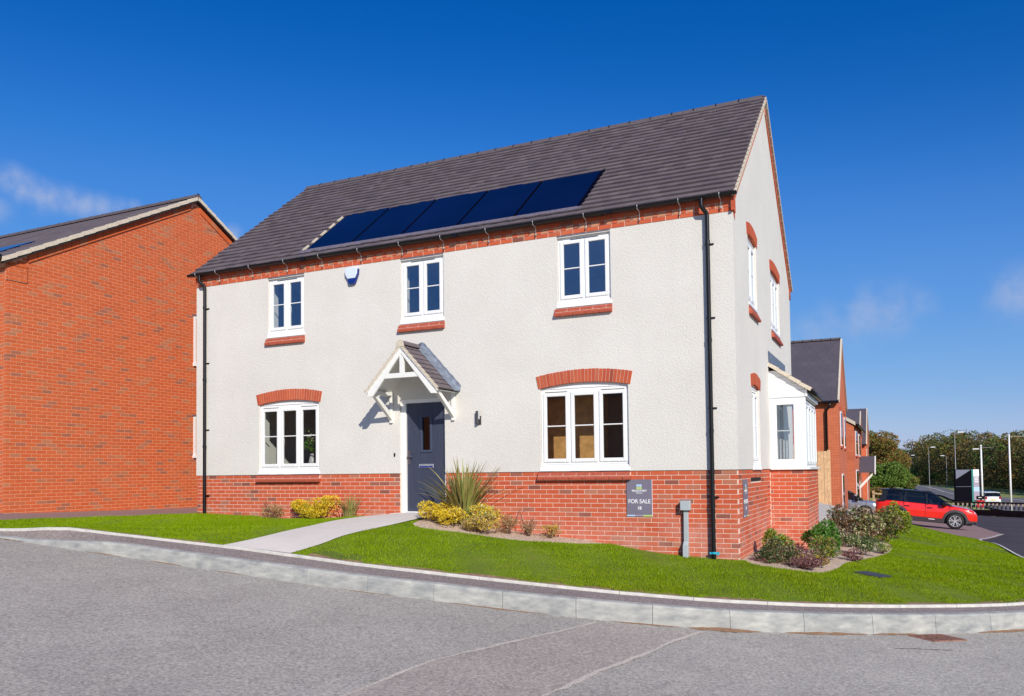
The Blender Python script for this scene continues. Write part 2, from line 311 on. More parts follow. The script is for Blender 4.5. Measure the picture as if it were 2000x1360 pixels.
M['totemgrey'] = simple("grey_panel", (.16, .17, .24), .4, .05)
M['teal'] = simple("teal_edge", (.03, .22, .20), .4, .05)
M['pot'] = simple("white_vase", (.6, .6, .62), .3, .05)
M['void'] = simple("dark_cavity", (.01, .008, .008), .9, .1)
M['buff'] = simple("chrome_bar", (.55, .56, .6), .15, .05, metal=.9)

# ------------------------------------------------------------------ object helpers
def put(o, parent):
    COL.objects.link(o)
    if parent is not None:
        o.parent = parent
        if parent.type == 'EMPTY' and not parent.get('_local'):
            o.matrix_parent_inverse = Matrix.Translation(-Vector(parent.location))
    return o
def tag(o, label=None, cat=None, group=None, kind=None):
    if label: o['label'] = label
    if cat: o['category'] = cat
    if group: o['group'] = group
    if kind: o['kind'] = kind
    return o
def thing(name, label, cat, loc=(0, 0, 0), group=None, local=False):
    o = bpy.data.objects.new(name, None); COL.objects.link(o); o.location = loc; o.empty_display_size = .3
    if local: o['_local'] = 1
    return tag(o, label, cat, group)
BOXF = np.array([[0, 1, 3, 2], [4, 6, 7, 5], [0, 4, 5, 1], [2, 3, 7, 6], [0, 2, 6, 4], [1, 5, 7, 3]])
class MB:
    def __init__(s): s.v = []; s.f = []; s.mi = []
    def add(s, vs, fs, mi=0):
        k = len(s.v); s.v += [tuple(map(float, x)) for x in vs]; s.f += [tuple(int(i) + k for i in f) for f in fs]; s.mi += [mi] * len(fs); return s
    def box(s, x0, x1, y0, y1, z0, z1, mi=0):
        x0, x1 = min(x0, x1), max(x0, x1); y0, y1 = min(y0, y1), max(y0, y1); z0, z1 = min(z0, z1), max(z0, z1)
        return s.add([(x, y, z) for x in (x0, x1) for y in (y0, y1) for z in (z0, z1)], BOXF, mi)
    def hexa(s, p, mi=0):   # p: 8 points ordered like box (x,y,z bits)
        return s.add(p, BOXF, mi)
    def prism(s, poly, axis, a, b, mi=0):   # poly of 2D points extruded along axis from a to b
        def P(q, w):
            return {'x': (w, q[0], q[1]), 'y': (q[0], w, q[1]), 'z': (q[0], q[1], w)}[axis]
        n = len(poly); vs = [P(q, a) for q in poly] + [P(q, b) for q in poly]
        fs = [tuple(range(n)), tuple(range(2 * n - 1, n - 1, -1))] + [(i, (i + 1) % n, n + (i + 1) % n, n + i) for i in range(n)]
        return s.add(vs, fs, mi)
    def tube(s, pts, r, n=8, mi=0, cap=True):
        pts = [Vector(p) for p in pts]; rs = r if isinstance(r, (list, tuple)) else [r] * len(pts); k = len(s.v); rings = []
        for i, p in enumerate(pts):
            d = (pts[min(i + 1, len(pts) - 1)] - pts[max(i - 1, 0)]).normalized()
            a = d.orthogonal().normalized() if i == 0 else (pa - d * pa.dot(d)).normalized()
            pa = a; b_ = d.cross(a)
            for j in range(n):
                th = 2 * math.pi * j / n; s.v.append(tuple(p + (a * math.cos(th) + b_ * math.sin(th)) * rs[i]))
        for i in range(len(pts) - 1):
            for j in range(n):
                s.f.append((k + i * n + j, k + i * n + (j + 1) % n, k + (i + 1) * n + (j + 1) % n, k + (i + 1) * n + j)); s.mi.append(mi)
        if cap:
            s.f.append(tuple(k + j for j in range(n - 1, -1, -1))); s.f.append(tuple(k + (len(pts) - 1) * n + j for j in range(n))); s.mi += [mi, mi]
        return s
    def build(s, name, mat, parent=None, smooth=False, bevel=0, fix=True, kind=None, seg=2):
        me = bpy.data.meshes.new(name); me.from_pydata(s.v, [], s.f)
        for mm in (mat if isinstance(mat, (list, tuple)) else [mat]): me.materials.append(mm)
        if any(s.mi): me.polygons.foreach_set('material_index', s.mi)
        if fix and len(s.f) < 20000:
            bm = bmesh.new(); bm.from_mesh(me); bmesh.ops.recalc_face_normals(bm, faces=bm.faces[:]); bm.to_mesh(me); bm.free()
        if smooth: me.polygons.foreach_set('use_smooth', [True] * len(me.polygons))
        me.update(); o = bpy.data.objects.new(name, me); put(o, parent)
        if bevel:
            md = o.modifiers.new('bevel', 'BEVEL'); md.width = bevel; md.segments = seg; md.limit_method = 'ANGLE'; md.angle_limit = .6
        if kind: o['kind'] = kind
        return o
def quadmesh(name, V, Fc, mat, parent=None, kind=None, smooth=False):
    """fast mesh from numpy: V (n,3), Fc (m,k)"""
    me = bpy.data.meshes.new(name); V = np.asarray(V, np.float32); Fc = np.asarray(Fc, np.int32); k = Fc.shape[1]
    me.vertices.add(len(V)); me.vertices.foreach_set('co', V.ravel()); me.loops.add(Fc.size); me.loops.foreach_set('vertex_index', Fc.ravel())
    me.polygons.add(len(Fc)); me.polygons.foreach_set('loop_start', np.arange(0, Fc.size, k, dtype=np.int32)); me.polygons.foreach_set('loop_total', np.full(len(Fc), k, np.int32))
    me.materials.append(mat); me.update(); me.validate()
    me.polygons.foreach_set('use_smooth', [bool(smooth)] * len(me.polygons))
    o = bpy.data.objects.new(name, me); put(o, parent)
    if kind: o['kind'] = kind
    return o
def boxes_mesh(name, B, mat, parent, kind='stuff'):
    B = np.array(B, float); n = len(B)
    V = np.zeros((n, 8, 3)); 
    for i in range(8):
        V[:, i, 0] = B[:, 0 + (i >> 2 & 1)]; V[:, i, 1] = B[:, 2 + (i >> 1 & 1)]; V[:, i, 2] = B[:, 4 + (i & 1)]
    Fc = (BOXF[None] + (np.arange(n) * 8)[:, None, None]).reshape(-1, 4)
    return quadmesh(name, V.reshape(-1, 3), Fc, mat, parent, kind)
_unit = {}
def unit_box(mat, name):
    key = (mat.name, name)
    if key not in _unit:
        mb = MB().box(-.5, .5, -.5, .5, -.5, .5); me = bpy.data.meshes.new(name); me.from_pydata(mb.v, [], mb.f); me.materials.append(mat); _unit[key] = me
    return _unit[key]
def single_box(name, b, mat, parent):
    o = bpy.data.objects.new(name, unit_box(mat, name)); put(o, parent)
    o.location = ((b[0] + b[1]) / 2, (b[2] + b[3]) / 2, (b[4] + b[5]) / 2); o.scale = (b[1] - b[0], b[3] - b[2], b[5] - b[4]); return o
CAMP = np.array([13.3, -12.65, 0.0])
def place_pieces(name, B, mat, singles_parent, stuff_parent, stuff_name, n_single, key=None):
    B = sorted(B, key=key or (lambda b: (b[0] - CAMP[0]) ** 2 + (b[2] - CAMP[1]) ** 2 + (b[4] - CAMP[2]) ** 2))
    for b in B[:n_single]: single_box(name, b, mat, singles_parent)
    if B[n_single:]: boxes_mesh(stuff_name, B[n_single:], mat, stuff_parent)

# ------------------------------------------------------------------ terrain
def road_z(x, y): return -.85069 - .08803 * x + .01795 * y
EDGE = [(-12, -5.2), (-4, -4.6), (-.5, -4.28), (.15, -4.2), (.8, -4.1), (1.36, -4.03), (2.1, -3.89), (2.94, -3.76), (3.91, -3.61), (5.39, -3.43), (6.43, -3.37), (7.6, -3.18), (8.71, -2.98), (9.75, -2.76), (10.3, -2.6), (11.23, -2.27), (12.17, -1.76), (13.02, -1.14), (14.07, -.2), (14.88, .69), (15.5, 1.8), (15.95, 3.6), (16.1, 6.5), (16.0, 10)]
EH = [.08, .08, .09, .11, .18, .25] + [.25] * 17 + [.12]
CTRL = [(x, y, road_z(x, y) + h) for (x, y), h in zip(EDGE[:-1], EH)]
CTRL += [(0, 0, -.80), (1.87, 0, -.84), (3.4, 0, -.84), (5.05, -.1, -.735), (6.0, -.1, -.745), (7.3, 0, -.99), (8.65, 0, -1.12), (10, 0, -1.315), (11.13, 0, -1.38),
         (5.61, -2.47, -.95), (5.82, -1.35, -.83), (4.51, -1.83, -.86), (4.47, -2.86, -.95), (4.48, -.69, -.78), (11.8, 3.5, -1.5), (11.2, 3.4, -1.40), (11.42, -.23, -1.42), (12.24, .24, -1.53), (12.86, 3.17, -1.6), (13.1, 5, -1.64), (13.2, 9, -1.75),
         (16, 9.95, -2.2), (15.9, 18.1, -2.5), (17.05, 24.4, -2.7), (13.6, 21.1, -2.3), (15.6, 27.3, -2.73), (12.5, 28, -2.45), (11, 16.2, -1.15), (11.3, 12, -1.25), (11, 28.3, -2.1), (12, 36, -2.7), (11, 45, -3.0), (11, 62, -3.3),
         (20.5, 73.9, -4.62), (22.1, 69.1, -4.42), (17.5, 69, -4.3), (24.6, 81.4, -4.6), (18.9, 100.8, -4.1), (31.7, 140, -5.4), (25.5, 192.5, -5.2), (15.2, 243, -5.0), (19.5, 178.6, -5.5), (22, 89, -4.4),
         (10, 118, -3.8), (0, 160, -4.5), (60, 160, -6.5), (60, 60, -6), (-40, 60, -1), (-40, 0, .5), (-3, -2.3, -.70), (-3, 3, -.80), (-12, -2, -.1), (60, 300, -7), (0, 300, -6), (40, 20, -4.2), (28, 30, -3.6), (-100, 200, -3), (160, 200, -8), (24, 6, -2.9)]
Cp = np.array(CTRL, float); _n = len(Cp)
def _tps(r2): return np.where(r2 > 1e-12, .5 * r2 * np.log(np.maximum(r2, 1e-12)), 0)
_A = np.zeros((_n + 3, _n + 3)); _d2 = ((Cp[:, None, :2] - Cp[None, :, :2]) ** 2).sum(-1); _A[:_n, :_n] = _tps(_d2) + np.eye(_n) * .002
_A[:_n, _n] = 1; _A[:_n, _n + 1:] = Cp[:, :2]; _A[_n, :_n] = 1; _A[_n + 1:, :_n] = Cp[:, :2].T
_w = np.linalg.solve(_A, np.r_[Cp[:, 2], 0, 0, 0])
def Lz(P):
    P = np.atleast_2d(np.asarray(P, float)); Q = P.copy(); Q[:, 0] = np.clip(Q[:, 0], -100, 160); Q[:, 1] = np.clip(Q[:, 1], -12, 300)
    o = np.zeros(len(Q))
    for s in range(0, len(Q), 20000):
        q = Q[s:s + 20000]; d2 = ((q[:, None] - Cp[None, :, :2]) ** 2).sum(-1); o[s:s + 20000] = _tps(d2) @ _w[:_n] + _w[_n] + q @ _w[_n + 1:]
    return o
def lz(x, y): return float(Lz([(x, y)])[0])
def smooth(pts, k=4):
    out = []; n = len(pts)
    for i in range(n - 1):
        p0, p1, p2, p3 = (np.array(pts[max(0, min(n - 1, j))], float) for j in (i - 1, i, i + 1, i + 2))
        for s in range(k):
            t_ = s / k; out.append(tuple(.5 * ((2 * p1) + (-p0 + p2) * t_ + (2 * p0 - 5 * p1 + 4 * p2 - p3) * t_ ** 2 + (-p0 + 3 * p1 - 3 * p2 + p3) * t_ ** 3)))
    out.append(tuple(map(float, pts[-1]))); return out
def inside(P, poly):
    P = np.asarray(P); x, y = P[:, 0], P[:, 1]; r = np.zeros(len(P), bool); n = len(poly)
    for i in range(n):
        x1, y1 = poly[i]; x2, y2 = poly[(i + 1) % n]
        if y1 == y2: continue
        c = ((y1 > y) != (y2 > y)) & (x < (x2 - x1) * (y - y1) / (y2 - y1) + x1); r ^= c
    return r
def sheet(name, poly, zf, mat, parent=None, step=.5, kind='structure', off=0.0):
    poly = [tuple(p) for p in poly]; P = np.array(poly); x0, y0 = P.min(0); x1, y1 = P.max(0)
    dens = []
    for i in range(len(poly)):
        a = np.array(poly[i]); b_ = np.array(poly[(i + 1) % len(poly)]); k = max(1, int(np.linalg.norm(b_ - a) / (step * 1.5)))
        for j in range(k): dens.append(tuple(a + (b_ - a) * j / k))
    gx, gy = np.meshgrid(np.arange(x0 + step * .37, x1, step), np.arange(y0 + step * .41, y1, step)); G = np.c_[gx.ravel(), gy.ravel()]; G = G[inside(G, poly)]
    vs = [Vector(p) for p in dens] + [Vector(p) for p in G]; n = len(dens)
    V, _, Fc, *_r = delaunay_2d_cdt(vs, [], [list(range(n))], 1, 1e-5)
    V = np.array([(p.x, p.y) for p in V]); z = zf(V) + off
    me = bpy.data.meshes.new(name); me.from_pydata(np.c_[V, z].tolist(), [], [tuple(f) for f in Fc]); me.materials.append(mat)
    bm = bmesh.new(); bm.from_mesh(me)
    for f in bm.faces:
        if f.normal.z < 0: f.normal_flip()
        f.smooth = True
    bm.to_mesh(me); bm.free(); o = bpy.data.objects.new(name, me); put(o, parent)
    if kind: o['kind'] = kind
    return o
RZ = lambda P: road_z(P[:, 0], P[:, 1])
edge_s = smooth(EDGE, 4)
# kerb bottom line
K = [(-12, -5.5), (-4, -4.95), (-.6, -4.5), (.27, -4.4), (1.09, -4.33), (1.79, -4.30), (2.54, -4.23), (3.41, -4.16), (4.33, -4.11), (5.23, -4.03), (6.15, -3.95), (7.07, -3.85), (7.89, -3.70), (8.78, -3.57), (9.68, -3.37), (10.57, -3.12), (11.42, -2.78), (12.22, -2.31), (12.96, -1.78), (13.67, -1.19), (14.32, -.56), (15.0, .2), (15.7, 1.2), (16.3, 2.5), (16.7, 4.2), (16.8, 6.5)]
ks = smooth(K, 4)
# base ground reaching the horizon
def base_z(P):
    x, y = P[:, 0], P[:, 1]; z = Lz(P); near = np.clip((24 - y) / 4, 0, 1) * np.clip((x + 16) / 4, 0, 1) * np.clip((34 - x) / 4, 0, 1)
    dist = np.hypot(x - 10, y); z = z - near * 1.1 - .06
    z = np.where(y < -2, np.minimum(z, road_z(x, y) - .35), z)
    return z
gx = np.r_[np.linspace(-1500, -130, 12), np.linspace(-120, -22, 16), np.linspace(-20, 60, 54), np.linspace(65, 180, 18), np.linspace(220, 1500, 10)]
gy = np.r_[np.linspace(-600, -60, 8), np.linspace(-50, 100, 90), np.linspace(105, 300, 40), np.linspace(340, 2500, 14)]
GX, GY = np.meshgrid(gx, gy); P = np.c_[GX.ravel(), GY.ravel()]; Z = base_z(P); Z = np.clip(Z, -16, 6)
idx = np.arange(len(P)).reshape(len(gy), len(gx)); Fc = np.stack([idx[:-1, :-1], idx[:-1, 1:], idx[1:, 1:], idx[1:, :-1]], -1).reshape(-1, 4)
quadmesh("ground", np.c_[P, Z], Fc, M['far_grass'], kind='structure', smooth=True)
# front road
road_poly = ks + [(16.9, 8), (40, 8), (40, -32), (-12, -32)]
sheet("road", road_poly, RZ, M['road'], step=1.2)
# reinstated trench with pale grit seams
def wig(a, b_, k, amp, seed=0):
    r = random.Random(seed); a, b_ = np.array(a), np.array(b_); d = (b_ - a) / np.linalg.norm(b_ - a); nn = np.array([-d[1], d[0]]); o = []; w = 0
    for i in range(k + 1):
        w = w * .7 + r.uniform(-amp, amp) * .5; o.append(tuple(a + (b_ - a) * i / k + nn * w))
    return o
sa = [p for seg_ in (((8.9, -12.2), (9.3, -5.92)), ((9.3, -5.92), (9.61, -4.88)), ((9.61, -4.88), (10.05, -3.45))) for p in wig(*seg_, 12, .02, 3)]
sb = [p for seg_ in (((10.3, -12.2), (10.56, -6.27)), ((10.56, -6.27), (10.78, -5.01)), ((10.78, -5.01), (11.2, -3.05))) for p in wig(*seg_, 12, .02, 4)]
sheet("road_patch", sa + sb[::-1], RZ, M['patch'], step=.6, off=.004)
def ribbon(name, line, w, zf, mat, off, kind='structure', seed=1, jit=.4):
    r = random.Random(seed); V = []; n = len(line)
    for i, p in enumerate(line):
        a = np.array(line[max(0, i - 1)]); b_ = np.array(line[min(n - 1, i + 1)]); d = (b_ - a) / (np.linalg.norm(b_ - a) + 1e-9); nn = np.array([-d[1], d[0]]); p = np.array(p)
        V.append(p + nn * w * (1 + r.uniform(-jit, jit)) / 2); V.append(p - nn * w * (1 + r.uniform(-jit, jit)) / 2)
    V = np.array(V); return quadmesh(name, np.c_[V, zf(V) + off], [(2 * i, 2 * i + 1, 2 * i + 3, 2 * i + 2) for i in range(n - 1)], mat, kind=kind)
ribbon("road_seam", sa, .04, RZ, M['seam'], .008, jit=.9); ribbon("road_seam", sb, .045, RZ, M['seam'], .008, seed=2, jit=.9)
ribbon("tar_mark", wig((13.25, -2.35), (13.85, -2.0), 10, .02, 5), .028, RZ, M['verge_asphalt'], .005, seed=9, jit=.9)

# kerb stones, one piece each
kerb = bpy.data.objects.new("kerb", None); COL.objects.link(kerb); kerb['kind'] = 'structure'
def arclen(line):
    P = np.array(line); s = np.r_[0, np.cumsum(np.linalg.norm(np.diff(P, axis=0), axis=1))]; return P, s
def at_s(P, s, q): return np.array([np.interp(q, s, P[:, 0]), np.interp(q, s, P[:, 1])])
Pk, sk = arclen(ks)
s0 = sk[np.argmin(np.hypot(Pk[:, 0] - 3.41, Pk[:, 1] + 4.16))]
def upstand(x): return float(np.interp(x, [.4, 1.0, 2.6, 4, 9, 11, 13, 15], [.035, .05, .185, .195, .22, .235, .24, .235]))
q = s0 - .915 * 16
while q < sk[-1] - .95:
    if q > 0:
        mb = MB(); sub = 3
        for j in range(sub):
            qa, qb = q + .0025 + (.915 - .005) * j / sub, q + .0025 + (.915 - .005) * (j + 1) / sub
            rows = []
            for qq in (qa, qb):
                p = at_s(Pk, sk, qq); d = at_s(Pk, sk, qq + .05) - at_s(Pk, sk, qq - .05); d /= np.linalg.norm(d); nn = np.array([-d[1], d[0]])
                z = road_z(*p); h = upstand(p[0])
                prof = [(-.012, -.12), (-.006, min(h * .35, h - .03)), (.004, h - .024), (.012, h - .007), (.026, h), (.125, h + .002), (.125, -.12)]
                rows.append([(p[0] + nn[0] * a, p[1] + nn[1] * a, z + b_) for a, b_ in prof])
            n = 7; fs = [(i, i + 1, n + i + 1, n + i) for i in range(n - 1)]
            if j == 0: fs.append(tuple(range(n)))
            if j == sub - 1: fs.append(tuple(range(2 * n - 1, n - 1, -1)))
            mb.add(rows[0] + rows[1], fs)
        bmk = mb.build("kerb_stone", M['kerb'], kerb, fix=False)
        bm = bmesh.new(); bm.from_mesh(bmk.data); bmesh.ops.remove_doubles(bm, verts=bm.verts, dist=1e-4); bmesh.ops.recalc_face_normals(bm, faces=bm.faces[:]); bm.to_mesh(bmk.data); bm.free()
    q += .915
# edging stones
edging = bpy.data.objects.new("edging", None); COL.objects.link(edging); edging['kind'] = 'structure'
Pe, se = arclen(edge_s); q = .3
while q < se[-1] - 1.0:
    mb = MB(); rows = []
    for qq in (q + .003, q + .457, q + .912):
        p = at_s(Pe, se, qq); d = at_s(Pe, se, qq + .05) - at_s(Pe, se, qq - .05); d /= np.linalg.norm(d); nn = np.array([-d[1], d[0]]); z = lz(*p) + .012
        rows.append([(p[0] + nn[0] * a, p[1] + nn[1] * a, z + b_) for a, b_ in ((-.06, -.2), (-.06, -.008), (-.052, 0), (-.008, 0), (0, -.008), (0, -.2))])
    for r_ in range(2):
        fs = [(i, i + 1, 6 + i + 1, 6 + i) for i in range(5)]
        if r_ == 0: fs.append(tuple(range(6)))
        else: fs.append(tuple(range(11, 5, -1)))
        mb.add(rows[r_] + rows[r_ + 1], fs)
    mb.build("edging_stone", M['edging'], edging)
    q += .915
# narrow asphalt verge between kerb and edging
def offset_line(line, d_):
    o = []; n = len(line)
    for i, p in enumerate(line):
        a = np.array(line[max(0, i - 1)]); b_ = np.array(line[min(n - 1, i + 1)]); d = (b_ - a) / (np.linalg.norm(b_ - a) + 1e-9); o.append((p[0] - d[1] * d_, p[1] + d[0] * d_))
    return o
kin = offset_line(ks, .115); ein = offset_line(edge_s, -.05)
V = []; Fq = []; nS = 90
Pa, sa_ = arclen(kin); Pb, sb_ = arclen(ein)
for i in range(nS + 1):
    a = at_s(Pa, sa_, sa_[-1] * i / nS); j = np.argmin(np.hypot(Pb[:, 0] - a[0], Pb[:, 1] - a[1])); b_ = Pb[j]
    za = road_z(*a) + upstand(a[0]) - .012; zb = lz(*b_) - .015
    for k in range(4):
        tt = k / 3; V.append((a[0] + (b_[0] - a[0]) * tt, a[1] + (b_[1] - a[1]) * tt, za + (zb - za) * tt))
    if i: Fq += [(4 * (i - 1) + k, 4 * i + k, 4 * i + k + 1, 4 * (i - 1) + k + 1) for k in range(3)]
quadmesh("footway_strip", V, Fq, M['verge_asphalt'], kind='structure', smooth=True)
# silt washed against the kerb
def silt(a, b_, w, h):
    seg_ = [at_s(Pk, sk, q_) for q_ in np.linspace(a, b_, 16)]; V = []; r = random.Random(int(a * 100))
    for i, p in enumerate(seg_):
        nx = seg_[min(i + 1, 15)] - seg_[max(i - 1, 0)]; nx /= np.linalg.norm(nx); nn = np.array([nx[1], -nx[0]]); e = math.sin(math.pi * i / 15) ** .6
        ww = w * e * r.uniform(.5, 1.2) + .004; hh = h * e * r.uniform(.6, 1.2); z = road_z(*p)
        V += [(p[0] - nn[0] * .01, p[1] - nn[1] * .01, z + hh), (p[0] + nn[0] * ww * .45, p[1] + nn[1] * ww * .45, z + hh * .75), (p[0] + nn[0] * ww, p[1] + nn[1] * ww, z + .001)]
    quadmesh("silt", V, [f for i in range(15) for f in ((3 * i, 3 * i + 1, 3 * i + 4, 3 * i + 3), (3 * i + 1, 3 * i + 2, 3 * i + 5, 3 * i + 4))], M['silt'], kind='stuff', smooth=True)
def s_of(x): return sk[np.argmin(np.abs(Pk[:, 0] - x) + (Pk[:, 1] > 3) * 9)]
for xa, xb, w_, h_ in ((11.0, 11.9, .10, .03), (12.5, 12.8, .05, .02), (12.0, 12.9, .06, .025), (12.9, 13.5, .05, .02), (14.1, 15.2, .07, .028), (15.2, 16, .06, .03), (10.2, 11.1, .04, .012), (3.4, 4.2, .03, .012), (2.2, 3.0, .03, .012), (8.2, 9.4, .03, .012), (4.6, 5.2, .02, .01), (.2, .8, .04, .012), (6.6, 7.4, .02, .008)):
    silt(s_of(xa), s_of(xb), w_, h_)

# lawns, beds, path, paving
path_poly = smooth([(5.10, 0.05), (4.75, -.5), (4.48, -1.1), (4.46, -1.83), (4.44, -2.86), (4.25, -3.56)], 3) + smooth([(5.39, -3.40), (5.55, -2.9), (5.61, -2.47), (5.76, -1.8), (5.84, -1.35), (5.92, -.6), (5.98, .05)], 3)
sheet("path", path_poly, Lz, M['concrete'], step=.35, off=.006)
bedR_front = smooth([(5.95, -.3), (6.02, -1.1), (6.3, -1.32), (6.6, -1.25), (6.91, -1.1), (7.73, -.88), (8.54, -.5), (9.0, -.12), (9.1, .06)], 4)
sheet("front_bed", bedR_front + [(5.95, .06)], Lz, M['soil'], step=.2, off=-.008)
bedL_front = smooth([(1.7, .06), (1.9, -.1), (3.0, -.18), (3.77, -.36), (4.40, -.62), (4.70, -.50)], 4)
sheet("front_bed", bedL_front + [(5.05, .06)], Lz, M['soil'], step=.2, off=-.008)
bedS = smooth([(11.2, .1), (11.42, -.20), (11.97, -.02), (12.3, .25), (12.45, .9), (12.55, 1.85), (12.86, 3.17), (13.12, 4.6), (13.2, 6.2), (13.05, 7.6), (12.6, 8.4)], 4)
sheet("side_bed", bedS + [(11.9, 8.4), (11.75, 5.7), (11.75, 3.45), (11.05, 3.45), (11.05, .1)], Lz, M['soil'], step=.2, off=-.008)
drive_front = smooth([(12.6, 20.8), (13.6, 21.1), (14.97, 21.6), (15.7, 21.2), (15.98, 20.3)], 4)
lawn_R = [p for p in edge_s if p[0] > 5.39 - .01][:] + [(15.9, 14), (15.88, 18.1)] + drive_front[::-1] + [(12.3, 15), (12.4, 9.5)] + bedS[::-1][:-1] + [(11.2, .05)] + [(9.1, .05)] + bedR_front[::-1][1:-1][:-1] + [(5.99, -.6), (5.84, -1.35), (5.76, -1.8), (5.61, -2.47), (5.55, -2.9), (5.39, -3.40)]
lawn_L = [(-.55, -4.28)] + [p for p in edge_s if .0 < p[0] < 4.2] + [(4.25, -3.56), (4.44, -2.86), (4.46, -1.83), (4.48, -1.1), (4.66, -.62)] + bedL_front[::-1][1:-1] + [(1.7, .05), (0, .05), (-.25, .25), (-.5, -.63), (-.83, -1.6), (-1.3, -3.1), (-1.8, -4.38)]
drv = [(-1.8, -4.45), (-1.3, -3.1), (-.83, -1.6), (-.5, -.63), (-.25, .25), (-.05, .3), (-.05, 9), (-3.2, 9), (-3.2, -2.4), (-9, -2.4), (-9, -5.0), (-4, -4.7)]
sheet("driveway", drv, Lz, M['paving'], step=.5, off=-.004)
for nm, poly in (("lawn", lawn_L), ("lawn", lawn_R)):
    sheet(nm, poly, Lz, M['turf'], step=.3, off=-.004)
M['edge_soil'] = simple("lawn_edge_soil", (.26, .155, .10), 1, .35, 14, 40, .01)
ribbon("lawn_edge_soil", offset_line([p for p in edge_s if 1.3 < p[0] < 4.2], .05), .13, Lz, M['edge_soil'], .001, seed=5, jit=.8)
ribbon("lawn_edge_soil", offset_line([p for p in edge_s if p[0] > 5.4], .05), .12, Lz, M['edge_soil'], .001, seed=6, jit=.8)
def blades(poly, n_m2, hmin, hmax, wid, label):
    P = np.array(poly); x0, y0 = P.min(0); x1, y1 = P.max(0); N_ = int((x1 - x0) * (y1 - y0) * n_m2); Q = np.c_[rng.uniform(x0, x1, N_), rng.uniform(y0, y1, N_)]; Q = Q[inside(Q, poly)]
    d = np.hypot(Q[:, 0] - CAMP[0], Q[:, 1] - CAMP[1]); keep = rng.uniform(0, 1, len(Q)) < np.clip((13.5 / d) ** 2, .06, 1); Q = Q[keep]; d = d[keep]
    bare = np.sin(Q[:, 0] * 2.1 + 1) * np.sin(Q[:, 1] * 3.3 + Q[:, 0]) ; ed = np.min(np.hypot(Q[:, None, 0] - Pe[None, ::2, 0], Q[:, None, 1] - Pe[None, ::2, 1]), 1) if len(Q) < 1200000 else np.ones(len(Q))
    k2 = ~((ed < .07 + .09 * (bare > .1) + .16 * (bare > .3) * (Q[:, 0] < 6.5)) & (rng.uniform(0, 1, len(Q)) < .86)); Q = Q[k2]; d = d[k2]; ed = ed[k2]; n = len(Q)
    z = Lz(Q) - .006; patch = .75 + .35 * np.sin(Q[:, 0] * 1.7) * np.cos(Q[:, 1] * 1.3) + .2 * np.sin(Q[:, 0] * 5.1 + Q[:, 1] * 4.2)
    h = rng.uniform(hmin, hmax, n) * patch * np.where(ed < .35, 1.15, 1); a = rng.uniform(0, 6.283, n); w = wid * rng.uniform(.7, 1.3, n) * np.clip(d / 13, 1, 2.5); l = rng.uniform(0, .7, n) * h; b_ = rng.uniform(0, 6.283, n)
    V = np.zeros((n, 3, 3)); cx, sx = np.cos(a) * w / 2, np.sin(a) * w / 2
    V[:, 0] = np.c_[Q[:, 0] - cx, Q[:, 1] - sx, z]; V[:, 1] = np.c_[Q[:, 0] + cx, Q[:, 1] + sx, z]; V[:, 2] = np.c_[Q[:, 0] + np.cos(b_) * l, Q[:, 1] + np.sin(b_) * l, z + h]
    o = quadmesh("grass", V.reshape(-1, 3), np.arange(3 * n).reshape(-1, 3), M['grass']); tag(o, label, 'grass', kind='stuff'); return n
nb = blades(lawn_L, 7000, .014, .038, .0075, 'short green grass of the small lawn left of the path')
nb += blades(lawn_R, 7000, .014, .038, .0075, 'mown green grass of the wide lawn around the house corner')
# side road, driveway, side slabs, far road
sr = [(16.02, 6.5), (15.98, 10), (15.9, 14), (15.88, 18.1), (15.98, 20.3), (16.6, 22.6), (17.05, 24.4), (17.2, 30), (17.0, 45), (17.1, 66), (19, 68.6), (22, 66), (30, 60), (34, 40), (34, 6.5)]
sheet("side_road", sr, Lz, M['new_asphalt'], step=2.2, off=.002)
kl = smooth([(16.0, 10), (15.9, 14), (15.87, 18.1), (15.93, 20.3), (16.35, 21.9), (17.05, 24.4)], 5)
ribbon("side_kerb_line", kl, .07, Lz, M['edging'], .03, jit=.05)
sheet("side_driveway", drive_front + [(16.6, 22.6), (17.05, 24.4), (17.2, 30), (17.1, 44), (11.05, 44), (11.05, 21), (12.0, 20.6)], Lz, M['paving'], step=1.0, off=.004)
sheet("side_slabs", [(11.2, 5.85), (11.9, 8.4), (12.6, 8.4), (12.4, 9.5), (12.3, 15), (12.5, 20.8), (11.05, 21), (8, 21), (8, 5.85)], Lz, M['slab'], step=.6, off=.002)
fr_far = [(15.2, 243), (25.8, 180), (32.2, 124), (40, 95), (60, 70)]; fr_near = [(12.5, 243), (18.2, 180), (19.2, 100), (23.5, 78), (40, 52)]
sheet("main_road", fr_far + fr_near[::-1], Lz, M['far_asphalt'], step=5, off=.14)
M['line'] = simple("road_paint", (.55, .53, .5), .8, .1)
ribbon("road_marking", [tuple((np.array(a) * .55 + np.array(b_) * .45)) for a, b_ in zip(smooth(fr_far, 6), smooth(fr_near, 6))], .35, Lz, M['line'], .17, jit=.05)

